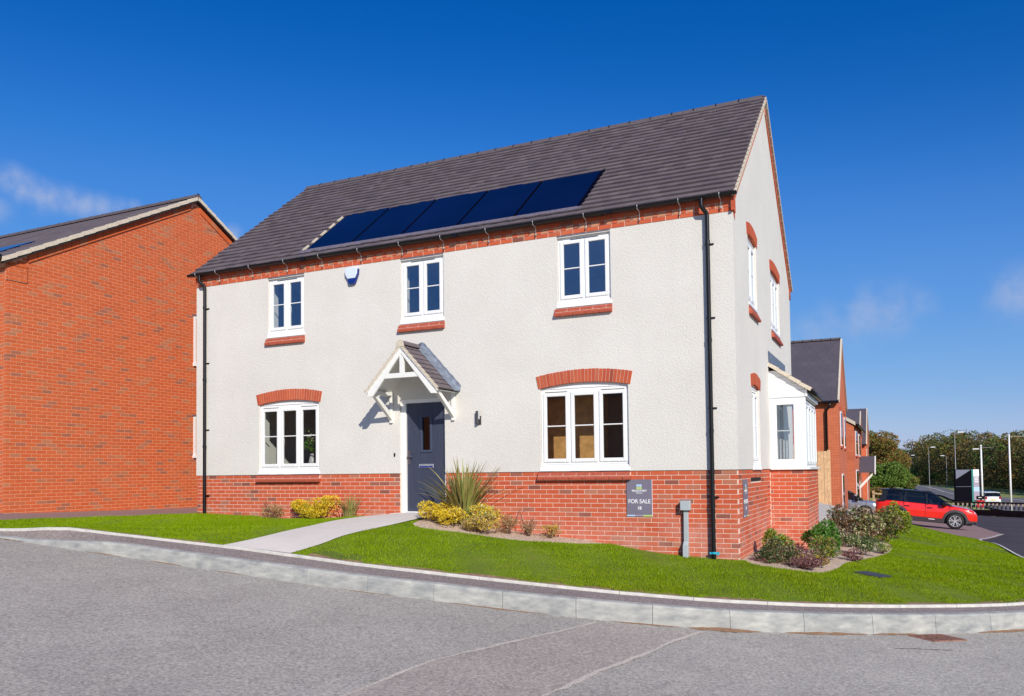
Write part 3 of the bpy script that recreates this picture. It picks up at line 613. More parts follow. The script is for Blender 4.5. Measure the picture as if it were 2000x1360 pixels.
# ------------------------------------------------------------------ main house
W, D, H = 11.13, 7.36, 3.972; YR, ZR, YE, ZE = 3.68, 7.29, -.15, 4.222
house = thing("rendered_house", "large two-storey house in cream roughcast over a red brick base with brown-grey tiled roof", "house", (5.5, 3.6, -1))
slope = (ZR - ZE) / (YR - YE); nrm = np.array([0, -slope, 1]) / math.hypot(1, slope)
def roofz(y): return ZR - abs(y - YR) * slope
UP_T, UP_B, LO_T = 3.935, 2.742, 1.368
ops_front = [(1.937, 2.853, UP_B, UP_T), (5.103, 6.017, UP_B, UP_T), (8.225, 9.167, UP_B, UP_T), (1.70, 3.21, 0.0, 1.50), (7.88, 9.43, 0.0, 1.50), (5.06, 6.02, -.01, 1.36)]
ops_gable = [(1.34, 2.26, 2.76, 4.06), (4.08, 5.40, 2.76, 4.06), (1.44, 2.28, 0.0, 1.52)]
def wall_cells(u0, u1, z0, z1, ops):
    us = sorted({u0, u1, *[o[0] for o in ops], *[o[1] for o in ops]}); zs = sorted({z0, z1, *[o[2] for o in ops], *[o[3] for o in ops]})
    us = [u for u in us if u0 <= u <= u1]; zs = [z for z in zs if z0 <= z <= z1]
    for i in range(len(us) - 1):
        for j in range(len(zs) - 1):
            cu, cz = (us[i] + us[i + 1]) / 2, (zs[j] + zs[j + 1]) / 2
            if not any(o[0] < cu < o[1] and o[2] < cz < o[3] for o in ops): yield us[i], us[i + 1], zs[j], zs[j + 1]
mb = MB(); mi_ = MB()
for a, b_, c0, c1 in wall_cells(-.012, W + .015, 0.0, H, ops_front):
    mb.add([(a, -.015, c0), (b_, -.015, c0), (b_, -.015, c1), (a, -.015, c1)], [(0, 1, 2, 3)])
    mi_.add([(a, .29, c0), (b_, .29, c0), (b_, .29, c1), (a, .29, c1)], [(3, 2, 1, 0)])
def reveals(o, T, d0, d1, m_, low=True):
    a, b_, c0, c1 = o
    for p in (((a, c0), (a, c1)), ((b_, c1), (b_, c0)), ((a, c1), (b_, c1)), ((b_, c0), (a, c0)))[:4 if low else 3]:
        m_.add([T(p[0][0], d0, p[0][1]), T(p[1][0], d0, p[1][1]), T(p[1][0], d1, p[1][1]), T(p[0][0], d1, p[0][1])], [(0, 1, 2, 3)])
TF = lambda u, d, z: (u, d, z)
TG = lambda u, d, z: (W - d, u, z)
for o in ops_front: reveals(o, TF, -.015, .06, mb, o[2] > -.005); reveals(o, TF, .06, .29, mi_, o[2] > -.005)
gz = 4.12
for a, b_, c0, c1 in wall_cells(-.015, D, 0.0, gz, ops_gable):
    mb.add([(W + .015, a, c0), (W + .015, b_, c0), (W + .015, b_, c1), (W + .015, a, c1)], [(0, 1, 2, 3)])
    mi_.add([(W - .29, max(a, .29), c0), (W - .29, b_, c0), (W - .29, b_, c1), (W - .29, max(a, .29), c1)], [(3, 2, 1, 0)])
mb.add([(W + .015, -.015, gz), (W + .015, D, gz), (W + .015, D, 4.2), (W + .015, YR, ZR - .08), (W + .015, -.015, 4.2)], [(0, 1, 2, 3, 4)])
for o in ops_gable: reveals(o, TG, -.015, .06, mb); reveals(o, TG, .06, .29, mi_)
mb.add([(-.012, -.015, 0), (-.012, D, 0), (-.012, D, 4.2), (-.012, YR, ZR - .08), (-.012, -.015, 4.2)], [(4, 3, 2, 1, 0)])
mb.add([(-.012, D, 0), (W + .015, D, 0), (W + .015, D, 4.2), (-.012, D, 4.2)], [(3, 2, 1, 0)])
for a, b_ in ((-.012, 5.06), (6.02, W + .015)): mb.add([(a, -.015, 0), (b_, -.015, 0), (b_, .02, 0), (a, .02, 0)], [(0, 1, 2, 3)])
mb.build("rendered_wall", M['render'], house, fix=False)
# rooms behind the windows
for z0, z1 in ((-.68, 1.78), (2.05, 4.05)):
    mi_.add([(0.1, .29, z0), (W - .29, .29, z0), (W - .29, D - .1, z0), (0.1, D - .1, z0)], [(0, 1, 2, 3)])
    mi_.add([(0.1, .29, z1), (W - .29, .29, z1), (W - .29, D - .1, z1), (0.1, D - .1, z1)], [(3, 2, 1, 0)])
    mi_.add([(.1, 3.3, z0), (W - .29, 3.3, z0), (W - .29, 3.3, z1), (.1, 3.3, z1)], [(0, 1, 2, 3)])
    for x_ in (1.2, 4.3, 6.6): mi_.box(x_, x_ + .1, .29, 3.3, z0, z1)
    mi_.box(.1, .2, .29, 3.3, z0, z1)
for a, b_ in ((-.012, 5.06), (6.02, W)): mi_.add([(a, .29, -.7), (b_, .29, -.7), (b_, .29, 0), (a, .29, 0)], [(3, 2, 1, 0)])
mi_.build("interior", M['plaster'], house, fix=False)
MB().box(.2, W - .29, .3, D - .1, -.72, -.67).build("floor", M['carpet'], house)

# brick base: mortar body with single bricks in front of it
plinth = MB()
plinth.box(-.0, 5.06, .0055, .28, -1.9, -.002); plinth.box(6.02, W - .0055, .0055, .28, -2.2, -.002); plinth.box(W - .28, W - .0055, .28, D, -2.2, -.002)
plinth.box(0.0, .28, .28, D, -1.9, -.002); plinth.box(.28, W - .28, D - .28, D, -2, -.002)
plinth = plinth.build("brick_base", M['mortar'], house)
XB, YB, YC = 11.80, 3.52, 5.80
bayb = MB().box(W - .005, XB - .0055, YB + .0055, YC - .008, -2.3, -.02).build("bay_base", M['mortar'], house)
def courses(u0, u1, z0, z1, off=0.0, blen=.225, ops=(), keep=None):
    """stretcher bond; yields (u0,u1,z0,z1)"""
    k = 0; z = z1
    while z - .075 >= z0 - .04:
        o_ = (k % 2) * blen / 2 + off; i = math.floor((u0 - o_) / blen) - 1
        while True:
            a = max(u0, o_ + i * blen); b_ = min(u1, o_ + (i + 1) * blen - .011); i += 1
            if o_ + (i - 1) * blen > u1: break
            if b_ - a < .014: continue
            cz = z - .0375
            for q_ in ops:
                if q_[2] < cz < q_[3]:
                    if a < q_[0] < b_: b_ = q_[0]
                    elif a < q_[1] < b_: a = q_[1]
                    elif a >= q_[0] and b_ <= q_[1]: b_ = a
            if b_ - a < .012: continue
            cu = (a + b_) / 2
            if keep and not keep(cu, cz): continue
            yield a, b_, z - .0695, z - .0060
        z -= .075; k += 1
BR = []
def jit(): return random.uniform(-.001, .001)
for a, b_, c0, c1 in courses(0, W, -1.75, 0, W % .225 + .0, ops=[(5.05, 6.03, -9, .01), (1.66, 3.23, -.15, .01), (7.83, 9.45, -.15, .01)], keep=lambda u, z: z > lz(u, -.05) - .12):
    BR.append((a, b_, jit(), .10, c0, c1))
for a, b_, c0, c1 in courses(.11, D, -2.0, 0, .0, keep=lambda u, z: z > lz(W + .1, u) - .12 and not (YB < u < YC and True), ops=[(1.23, 1.47 + .9, -.21, -.13)]):
    BR.append((W - .10, W + jit(), a, b_, c0, c1))
for a, b_, c0, c1 in courses(W + .012, XB, -2.0, -.02, .05, keep=lambda u, z: z > lz(u, YB) - .12): BR.append((a, b_, YB + jit(), YB + .1, c0, c1))
for a, b_, c0, c1 in courses(YB + .11, YC, -2.1, -.02, .0, keep=lambda u, z: z > lz(XB, u) - .12): BR.append((XB - .1, XB + jit(), a, b_, c0, c1))
front = [b_ for b_ in BR]; place_pieces("brick", front, M['brick'], plinth, house, "brickwork", 300)
mo = MB(); mo.box(W - .02, W + .0005, 1.26, 2.34, -.205, -.14); mo.build("air_slot", M['void'], house)
# corbelled eaves band
band = MB().box(-.01, W + .012, -.017, .25, H, H + .075).box(-.01, W + .01, -.018, .25, H + .075, 4.24)
band = band.build("eaves_band", M['mortar'], house)
EB = []; ET = []
for k, (z0, pr) in enumerate(((H, .024), (H + .075, .028), (H + .150, .036), (H + .225, .042))):
    step = .1125 if k == 1 else .225; x_ = -.02 - (k % 2) * (.1125 if k != 1 else 0)
    while x_ < W + .02:
        a, b_ = max(x_, -.02), min(x_ + step - .013, W + .02); al = (.003 if (k == 1 and int(round(x_ / .1125)) % 2) else 0)
        if b_ - a > .03: (ET if al else EB).append((a, b_, -pr + al + jit(), .05, z0 + .005, z0 + .070))
        x_ += step
boxes_mesh("eaves_brickwork", EB, M['brick'], house); boxes_mesh("header_brickwork", ET, M['brick_tan'], house)
# kneelers and raking brick verge on the gable
kn = MB()
for ya, yb_, sg in ((-.09, .0, 1),):
    pass
def rake(y): return roofz(y) - .10
kb = []
L_ = math.hypot(YR + .1, (YR + .1) * slope); nbk = int(L_ / .225)
for side in (1, -1):
    for i in range(nbk):
        s0_, s1_ = i * .225 / L_ * (YR + .05), ((i + 1) * .225 - .010) / L_ * (YR + .05)
        ya, yb_ = (-.05 + s0_, -.05 + s1_) if side == 1 else (D + .05 - s0_, D + .05 - s1_)
        za, zb = rake(ya), rake(yb_); wv = .135
        kb.append([(W + o_, y_, z_ - dz) for o_ in (.012, .035) for (y_, z_) in ((ya, za), (yb_, zb)) for dz in (wv, 0)])
mbk = MB()
for p in kb: mbk.hexa(p)
mbk.build("verge_brickwork", M['brick'], house, kind='stuff')
mbk = MB()
mbk.add([(W + .022, -.08, H), (W + .022, -.03, H - .0), (W + .022, .13, H - .10), (W + .022, .17, 4.33), (W + .022, -.08, 4.17)] + [(W + .0, -.08, H), (W + .0, -.03, H), (W + .0, .13, H - .10), (W + .0, .17, 4.33), (W + .0, -.08, 4.17)], [(0, 1, 2, 3, 4), (9, 8, 7, 6, 5), (0, 5, 6, 1), (1, 6, 7, 2), (2, 7, 8, 3), (3, 8, 9, 4), (4, 9, 5, 0)])
for i in range(4): mbk.box(W + .024, W + .036, -.075, .12, H + .005 + i * .075 - .0, H + .07 + i * .075)
mbk.build("kneeler", M['brick'], house)
mbk = MB()
for i in range(4): mbk.box(W + .014, W + .034, D - .12, D + .075, H - .0 + i * .075, H + .065 + i * .075)
mbk.build("kneeler", M['brick'], house)

# roof
roof = MB()
ofx0, ofx1 = -.06, W + .055
for sg in (1, -1):
    yy = lambda y: y if sg == 1 else 2 * YR - y
    roof.hexa([(x_, yy(y_), z_ + dz) for x_ in (ofx0 + .02, ofx1 - .02) for (y_, z_) in ((YE + .04, ZE + .02), (YR, ZR - .035)) for dz in (-.06, -.015)])
roof = roof.build("roof", M['tile'], house)
rows = 24; LS = math.hypot(YR - YE, ZR - ZE); g = LS / rows; tw = .167; dirv = np.array([0, (YR - YE) / LS, (ZR - ZE) / LS])
PANEL = (2.74, 8.57)
sp0, sp1 = (.09 - YE) / (YR - YE) * LS, (1.49 - YE) / (YR - YE) * LS
tme = None; tiles = []
for i in range(rows):
    x_ = ofx0 - (i % 2) * tw / 2
    while x_ < ofx1 - .01:
        a, b_ = max(x_, ofx0), min(x_ + tw - .003, ofx1); x_ += tw
        if b_ - a < .05: continue
        s_ = i * g; cx_ = (a + b_) / 2
        if s_ + g * .3 > sp0 - .02 and s_ + g * .9 < sp1 + .02:
            if PANEL[0] + .0 < a and b_ < PANEL[1] + .05: continue
            if a < PANEL[0] < b_: b_ = PANEL[0]
            if a < PANEL[1] + .05 < b_: a = PANEL[1] + .05
            if b_ - a < .04: continue
        tiles.append((a, b_, s_))
def tile_verts(a, b_, s_, lift):
    P0 = np.array([0, YE, ZE]); base = P0 + dirv * s_; up = nrm
    lo0, lo1 = .010 + lift, .036 + lift + random.uniform(-.007, .009); hi0, hi1 = -.012, .006
    o = []
    for xx in (a, b_):
        for (ds, (h0, h1)) in ((0, (lo0, lo1)), (g + .03, (hi0, hi1))):
            for h_ in (h0, h1): q_ = base + dirv * ds + up * h_; o.append((xx, q_[1], q_[2]))
    return o
tiles.sort(key=lambda t_: (t_[0] - CAMP[0]) ** 2 + (YE + t_[2] * .77 - CAMP[1]) ** 2 + (ZE + t_[2] * .63) ** 2)
ttmpl = {}
for (a, b_, s_) in tiles[:300]:
    wd = round(b_ - a, 3)
    if wd not in ttmpl:
        vs = np.array(tile_verts(-wd / 2, wd / 2, 0, 0)) - np.array([0, YE, ZE]); me = bpy.data.meshes.new("roof_tile"); me.from_pydata(vs.tolist(), [], BOXF.tolist()); me.materials.append(M['tile']); ttmpl[wd] = me
    o = bpy.data.objects.new("roof_tile", ttmpl[wd]); put(o, roof); q_ = dirv * s_; o.location = ((a + b_) / 2, YE + q_[1], ZE + q_[2] + random.uniform(-.0015, .0015))
mt = MB()
for (a, b_, s_) in tiles[300:]: mt.hexa(tile_verts(a, b_, s_, random.uniform(-.001, .002)))
mt.build("roof_tiling", M['tile'], house, fix=False, kind='stuff')
# back slope tiling in courses
mt = MB()
for i in range(rows):
    for j in range(8):
        a = ofx0 + (ofx1 - ofx0) * j / 8; b_ = ofx0 + (ofx1 - ofx0) * (j + 1) / 8 - .003
        mt.hexa([(x_, 2 * YR - y_, z_) for (x_, y_, z_) in tile_verts(a, b_, i * g, 0)])
mt.build("rear_roof_tiling", M['tile'], house, kind='stuff')
x_ = ofx0
while x_ < ofx1 - .1:
    e = min(x_ + .448, ofx1); mr = MB(); n = 9; V_ = []
    for xx in (x_, e - .004):
        for r_ in (.125, .105):
            for k in range(n): th = math.pi * k / (n - 1); V_.append((xx, YR - math.cos(th) * r_, ZR - .075 + math.sin(th) * r_ * .92))
    fs = []
    for k in range(n - 1):
        fs += [(k, k + 1, 2 * n + k + 1, 2 * n + k), (n + k, 3 * n + k, 3 * n + k + 1, n + k + 1), (k, n + k, n + k + 1, k + 1), (2 * n + k, 2 * n + k + 1, 3 * n + k + 1, 3 * n + k)]
    mr.add(V_, fs); o = mr.build("ridge_tile", M['ridge'], roof, smooth=False)
    if e < ofx1 - .05:
        mr = MB(); V_ = []
        for xx in (e - .010, e + .008):
            for r_ in (.131, .12):
                for k in range(n): th = math.pi * (k / (n - 1) * .8 + .1); V_.append((xx, YR - math.cos(th) * r_, ZR - .075 + math.sin(th) * r_ * .95))
        mr.add(V_, fs); mr.build("ridge_clip", M['black'], roof)
    x_ += .448
# mortar verges with tile ends
for sg in (1, -1):
    mv = MB()
    for i in range(rows):
        base = np.array([0, YE, ZE]) + dirv * (i * g); o = []
        for xx in (ofx1 - .04, ofx1 + .022):
            for ds, (h0, h1) in ((.004, (-.055, .014)), (g - .004, (-.062, -.004))):
                for h_ in (h0, h1): q_ = base + dirv * ds + nrm * h_; o.append((xx, q_[1] if sg == 1 else 2 * YR - q_[1], q_[2]))
        mv.hexa(o)
    mv.build("verge", M['cream'], house)
mv = MB()
for i in range(rows):
    base = np.array([0, YE, ZE]) + dirv * (i * g); o = []
    for xx in (ofx0 - .012, ofx0 + .04):
        for ds, (h0, h1) in ((.004, (-.055, .012)), (g - .004, (-.062, -.006))):
            for h_ in (h0, h1): q_ = base + dirv * ds + nrm * h_; o.append((xx, q_[1], q_[2]))
    mv.hexa(o)
mv.build("verge", M['cream'], house)
# solar array let into the roof
def on_roof(x_, s_, h_): q_ = np.array([0, YE, ZE]) + dirv * s_ + nrm * h_; return (x_, q_[1], q_[2])
divs = [PANEL[0] + .05, 3.91, 5.04, 6.22, 7.376, PANEL[1]]
for i in range(5):
    a, b_ = divs[i] + .014, divs[i + 1] - .014
    fr = MB(); fr.hexa([on_roof(x_, s_, h_) for x_ in (a, b_) for s_ in (sp0 + .05, sp1) for h_ in (-.01, .030)])
    fr = fr.build("solar_panel", M['totemblack'], house)
    MB().hexa([on_roof(x_, s_, h_) for x_ in (a + .012, b_ - .012) for s_ in (sp0 + .065, sp1 - .015) for h_ in (.031, .034)]).build("solar_glass", M['solar'], fr)
tr = MB().hexa([on_roof(x_, s_, h_) for x_ in (divs[0] - .01, divs[-1] + .05) for s_ in (sp0 + .03, sp1 + .02) for h_ in (-.03, .004)]).build("panel_tray", M['blackmatt'], house)
MB().hexa([on_roof(x_, s_, h_) for x_ in (divs[0], divs[-1]) for s_ in (sp0 + .030, sp0 + .052) for h_ in (-.01, .038)]).build("panel_trim", M['leadp'], house)
MB().hexa([on_roof(x_, s_, h_) for x_ in (divs[-1], divs[-1] + .05) for s_ in (sp0 + .03, sp1) for h_ in (-.01, .04)]).build("panel_trim", M['totemblack'], house)
fl = MB(); k = 90; V_ = []
for i in range(k + 1):
    xx = divs[0] - .12 + (divs[-1] + .20 - divs[0]) * i / k; hh = .036 + .006 * math.sin(i * 2.1)
    V_ += [on_roof(xx, sp0 - .11 + .006 * math.sin(i * 1.3), hh - .004), on_roof(xx, sp0 + .04, .040)]
fl.add(V_, [(2 * i, 2 * i + 2, 2 * i + 3, 2 * i + 1) for i in range(k)]); fl.build("lead_apron", M['leadp'], house, smooth=True)
for i in range(5):
    s_ = sp0 + .02 + i * (sp1 - sp0) / 5
    MB().hexa([on_roof(x_ - (.09 if 0 else 0), q_, h_) for x_ in (divs[0] - .065, divs[0] - .025) for q_ in (s_, s_ + .22) for h_ in (.02, .052)]).build("cut_tile_end", M['cream'], house)

# gutter, brackets, downpipes
def gutter(x0, x1, y, z, r_, parent):
    g_ = MB(); n = 9; V_ = []
    for xx in (x0, x1):
        for rr in (r_, r_ - .006):
            for k in range(n): th = math.pi + math.pi * k / (n - 1); V_.append((xx, y + math.cos(th) * rr, z + math.sin(th) * rr * 1.05))
    fs = []
    for k in range(n - 1): fs += [(k, k + 1, 2 * n + k + 1, 2 * n + k), (n + k, 3 * n + k, 3 * n + k + 1, n + k + 1), (k, n + k, n + k + 1, k + 1), (2 * n + k, 2 * n + k + 1, 3 * n + k + 1, 3 * n + k)]
    g_.add(V_, fs); g_.add([V_[k] for k in range(n)], [tuple(range(n))]); g_.add([V_[2 * n + k] for k in range(n)], [tuple(range(n))])
    return g_.build("gutter", M['black'], parent, smooth=False)
GY, GZ, GR = -.145, 4.232, .046
gut = gutter(-.12, W + .10, GY, GZ, GR, house)
for xx in (2.95, 6.35, 9.2): MB().box(xx - .05, xx + .05, GY - GR - .004, GY + .03, GZ - GR - .006, GZ - .0).build("gutter_joint", M['black'], gut)
for xx in [.12, .68, 1.58, 2.47, 3.33, 4.25, 5.17, 6.05, 6.96, 7.86, 8.77, 9.68, 10.34, 10.97]:
    bk = MB().tube([(xx, GY - GR - .004, GZ + .012), (xx, GY - GR - .004, GZ - .02), (xx, GY - .03, GZ - GR - .008), (xx + .004, GY + .055, GZ - GR - .02), (xx + .006, GY + .075, GZ - GR - .05), (xx + .006, GY + .08, 4.035)], .0055, 6)
    bk.tube([(xx + .006, GY + .08, 4.045), (xx + .006, -.03, 4.045)], .008, 6); bk.tube([(xx + .006, GY + .08, 4.06), (xx + .006, GY + .08, 4.02)], .011, 6)
    bk.build("gutter_bracket", M['steel'], house, smooth=True)
def downpipe(xx, zb, label=None):
    dp = MB().tube([(xx - .07, GY + .0, GZ - .04), (xx - .07, GY, 4.09), (xx - .055, GY + .01, 4.045), (xx - .01, -.075, 3.985), (xx, -.065, 3.94), (xx, -.065, zb)], .034, 14)
    for z_ in (3.52, 2.0, .6, -.55): 
        if z_ > zb: dp.tube([(xx, -.065, z_ - .03), (xx, -.065, z_ + .03)], .039, 14)
    dp = dp.build("downpipe", M['black'], house, smooth=True)
    md = dp.modifiers.new('es', 'EDGE_SPLIT'); md.split_angle = .9
    for z_ in (3.50, 2.35, .95, -.42):
        MB().box(xx - .055, xx + .085, -.012 - .012, -.006, z_ - .012, z_ + .012).box(xx + .030, xx + .085, -.035, -.012, z_ - .01, z_ + .01).build("pipe_clip", M['black'], dp)
    return dp
downpipe(.27, -.83); dp = downpipe(10.76, -1.36)
MB().tube([(10.76, -.065, -1.285), (10.76, -.065, -1.27), (10.76, -.065, -1.255)], .0365, 14).box(10.80, 10.845, -.07, -.06, -1.30, -1.255).box(10.70, 10.74, -.085, -.075, -1.29, -1.26).build("cyan_tape", M['cyan'], dp)

# windows
def window(parent, T, u0, u1, z0, z1, n, d=.03, bar=.52, vents=(), sill=True, name="window", frame_w=.045):
    """T maps (along, depth, height) to world; returns the frame part"""
    def bx(mb_, a, b_, d0, d1, c0, c1):
        p, q_ = T(a, d0, c0), T(b_, d1, c1); mb_.box(p[0], q_[0], p[1], q_[1], p[2], q_[2])
    fr = MB(); zb = z0 + (.115 if sill else 0.0); fw = frame_w
    bx(fr, u0, u0 + fw, d, d + .07, zb, z1); bx(fr, u1 - fw, u1, d, d + .07, zb, z1); bx(fr, u0 + fw, u1 - fw, d, d + .07, z1 - fw * 1.25, z1); bx(fr, u0 + fw, u1 - fw, d, d + .07, zb, zb + fw)
    pw = (u1 - u0 - fw * (n + 1)) / n
    for i in range(1, n): bx(fr, u0 + fw + i * pw + (i - 1) * fw, u0 + fw + i * pw + i * fw, d + .001, d + .07, zb + fw, z1 - fw * 1.25)
    fro = fr.build(name, M['white'], parent, bevel=.006)
    for i in range(n):
        a = u0 + fw + i * (pw + fw) - .006; b_ = a + pw + .012; c0, c1 = zb + fw - .008, z1 - fw * 1.25 + .004; cw = .062
        cs = MB(); dd = d - .018
        bx(cs, a, a + cw, dd, dd + .05, c0, c1); bx(cs, b_ - cw, b_, dd, dd + .05, c0, c1); bx(cs, a + cw, b_ - cw, dd, dd + .05, c1 - cw, c1); bx(cs, a + cw, b_ - cw, dd, dd + .05, c0, c0 + cw)
        zm = c0 + (c1 - c0) * bar; bx(cs, a + cw, b_ - cw, dd + .012, dd + .034, zm - .011, zm + .011)
        cs.build("casement", M['white'], fro, bevel=.009)
        for zz0, zz1 in ((c0 + cw, zm - .011), (zm + .011, c1 - cw)):
            gp = MB(); gd = dd + .022; P_ = [T(a + cw, gd, zz0), T(b_ - cw, gd, zz0), T(b_ - cw, gd, zz1), T(a + cw, gd, zz1)]; gp.add(P_, [(0, 1, 2, 3)]); gp.build("pane", M['glass'], fro, fix=False)
        hd = MB(); bx(hd, (b_ - cw * .75) if i % 2 == 0 else a + cw * .4, (b_ - cw * .4) if i % 2 == 0 else a + cw * .75, dd + .055, dd + .075, zm - .16, zm - .05); hd.build("handle", M['ink_white'], fro)
    for (a, b_) in vents:
        vt = MB(); bx(vt, a, b_, d - .004, d + .01, z1 - .046, z1 - .036); vt.build("trickle_vent", M['void'], fro)
    if sill:
        sl = MB(); P_ = []
        for uu in (u0 - .02, u1 + .02):
            for (dd, zz) in ((d + .07, z0 + .115), (d - .012, z0 + .112), (d - .05, z0 + .055), (d - .058, z0 + .004), (d + .07, z0 + .004)): P_.append(T(uu, dd, zz))
        sl.add(P_, [(0, 1, 2, 3, 4), (9, 8, 7, 6, 5)] + [(i, (i + 1) % 5, 5 + (i + 1) % 5, 5 + i) for i in range(5)]); sl.build("window_sill", M['white'], fro)
    return fro
def brick_sill(parent, T, u0, u1, z1, n):
    sl = MB(); q0 = MB()
    so_ = MB()
    def sect(a, b_, prof, mb_):
        P_ = [T(uu, dd, zz) for uu in (a, b_) for dd, zz in prof]; k = len(prof); mb_.add(P_, [tuple(range(k)), tuple(range(2 * k - 1, k - 1, -1))] + [(i, (i + 1) % k, k + (i + 1) % k, k + i) for i in range(k)])
    sect(u0 + .005, u1 - .005, [(.05, z1 - .012), (-.022, z1 - .018), (-.052, z1 - .068), (-.05, z1 - .13), (.05, z1 - .13)], so_); so_ = so_.build("tile_sill", M['mortar'], parent)
    for r_ in range(2):
        off_ = 0 if r_ == 0 else .5; w_ = (u1 - u0) / n; i = -1
        while True:
            a = u0 + (i + off_) * w_; b_ = a + w_ - .010; i += 1
            if a >= u1 - .01: break
            a, b_ = max(a, u0), min(b_, u1)
            if b_ - a < .03: continue
            prof = [(.05, z1 - .004), (-.030, z1 - .010), (-.055, z1 - .066), (.04, z1 - .066)] if r_ == 0 else [(.05, z1 - .072), (-.058, z1 - .074), (-.078, z1 - .105), (-.074, z1 - .140), (.03, z1 - .140)]
            mbx = MB(); sect(a, b_, prof, mbx); mbx.build("sill_tile", M['sill_tile'], so_)
    return so_
def arch(parent, T, u0, u1, zs, rise, hgt, n, front=-.024, win=None, panel=True):
    """segmental brick arch: ends at height zs, soldier bricks hgt tall, splayed"""
    half = (u1 - u0) / 2; R_ = (half ** 2 + rise ** 2) / (2 * rise); cu = (u0 + u1) / 2; cz = zs + rise - R_; th = math.asin(half / R_)
    bk = MB(); bod = []
    m_ = 16
    def pt(t_, rr): return (cu + math.sin(t_) * rr, cz + math.cos(t_) * rr)
    bd = MB()
    for i in range(m_):
        a, b_ = -th + 2 * th * i / m_, -th + 2 * th * (i + 1) / m_
        q_ = [pt(a, R_ + .003), pt(a, R_ + hgt - .004), pt(b_, R_ + .003), pt(b_, R_ + hgt - .004)]
        bd.hexa([T(x_, dd, z_) for (x_, z_) in (q_[0], q_[2]) for dd in (front + .008, .1) for z_ in (z_,)] if 0 else [T(q_[0][0], front + .008, q_[0][1]), T(q_[1][0], front + .008, q_[1][1]), T(q_[0][0], .1, q_[0][1]), T(q_[1][0], .1, q_[1][1]), T(q_[2][0], front + .008, q_[2][1]), T(q_[3][0], front + .008, q_[3][1]), T(q_[2][0], .1, q_[2][1]), T(q_[3][0], .1, q_[3][1])])
    bd = bd.build("brick_arch", M['mortar'], parent)
    for i in range(n):
        a, b_ = -th + 2 * th * (i + .085) / n, -th + 2 * th * (i + .915) / n; f_ = front + jit(); dl = random.uniform(-.003, .003)
        q_ = [pt(a, R_), pt(a, R_ + hgt + dl), pt(b_, R_), pt(b_, R_ + hgt + dl)]
        MB().hexa([T(q_[0][0], f_, q_[0][1]), T(q_[1][0], f_, q_[1][1]), T(q_[0][0], .09, q_[0][1]), T(q_[1][0], .09, q_[1][1]), T(q_[2][0], f_, q_[2][1]), T(q_[3][0], f_, q_[3][1]), T(q_[2][0], .09, q_[2][1]), T(q_[3][0], .09, q_[3][1])]).build("arch_brick", M['arch_brick'], bd)
    if panel:
        pn = MB(); V_ = [T(u0 + .02, .035, zs - .03), T(u1 - .02, .035, zs - .03)]
        k = 12; top = []
        for i in range(k + 1):
            t_ = th - 2 * th * i / k; x_, z_ = pt(t_, R_ + .01); x_ = min(max(x_, u0 + .02), u1 - .02); top.append((x_, z_))
        pn.add([T(u0 + .02, .035, zs - .03), T(u1 - .02, .035, zs - .03)] + [T(x_, .035, z_) for x_, z_ in top], [tuple(range(k + 3))]); pn.build("arch_infill", M['white'], bd)
        ln = MB(); p, q_ = T(u0 + .02, .022, zs - .008), T(u1 - .02, .05, zs + .004); ln.box(p[0], q_[0], p[1], q_[1], p[2], q_[2]); ln.build("arch_infill_bead", M['white'], bd)
    return bd
for (u0, u1) in ((1.937, 2.853), (5.103, 6.017), (8.225, 9.167)):
    c_ = (u0 + u1) / 2; window(house, TF, u0 + .004, u1 - .004, UP_B, UP_T, 2, vents=[(c_ - .25, c_ + .25)])
    brick_sill(house, TF, u0 - .045, u1 + .02, UP_B - .002, 4.4)
    MB().box(u0, u1, -.018, .05, UP_T + .012, UP_T + .036).build("lintel", M['leadp'], house)
for (u0, u1) in ((1.705, 3.205), (7.885, 9.425)):
    window(house, TF, u0, u1, .002, LO_T + .01, 3, vents=[(u0 + .07, u0 + .47), (u1 - .47, u1 - .07)])
    brick_sill(house, TF, u0 - .05, u1 + .03, -.004, 7)
    arch(house, TF, u0 - .035, u1 + .045, LO_T + .03, .082, .215, 27)
for (u0, u1) in ((1.35, 2.25), (4.09, 5.39)):
    n = 2 if u1 - u0 < 1 else 3
    window(house, TG, u0, u1, 2.77, 3.925, n, vents=[(u0 + .1, u1 - .1)]); arch(house, TG, u0 - .10, u1 + .10, 3.95, .075, .20, 14 if n == 2 else 20); brick_sill(house, TG, u0 - .04, u1 + .04, 2.755, 4)
window(house, TG, 1.45, 2.27, .002, LO_T, 2, vents=[(1.55, 2.1)]); arch(house, TG, 1.36, 2.36, 1.39, .07, .2, 14)
MB().box(W - .02, W + .034, 1.42, 2.30, -.012, .004).build("window_sill", M['white'], house)
# wood furniture seen through the right lower window
wd_ = thing("wooden_cupboard", "brown wooden cupboard doors seen inside through the lower right front window", "cupboard", (7.6, .9, -.68))
for i in range(3): MB().box(6.95 + i * .56, 6.95 + i * .56 + .55, .86, .89, -.66, 1.55).build("cupboard_door", M['oak'], wd_, bevel=.006)
MB().box(6.95, 8.62, .89, 1.35, -.66, 1.56).build("cabinet", M['oak'], wd_)
fv = thing("vase_of_flowers", "green and white flowers in a vase standing behind the lower left front window", "flowers", (2.55, .62, .1))

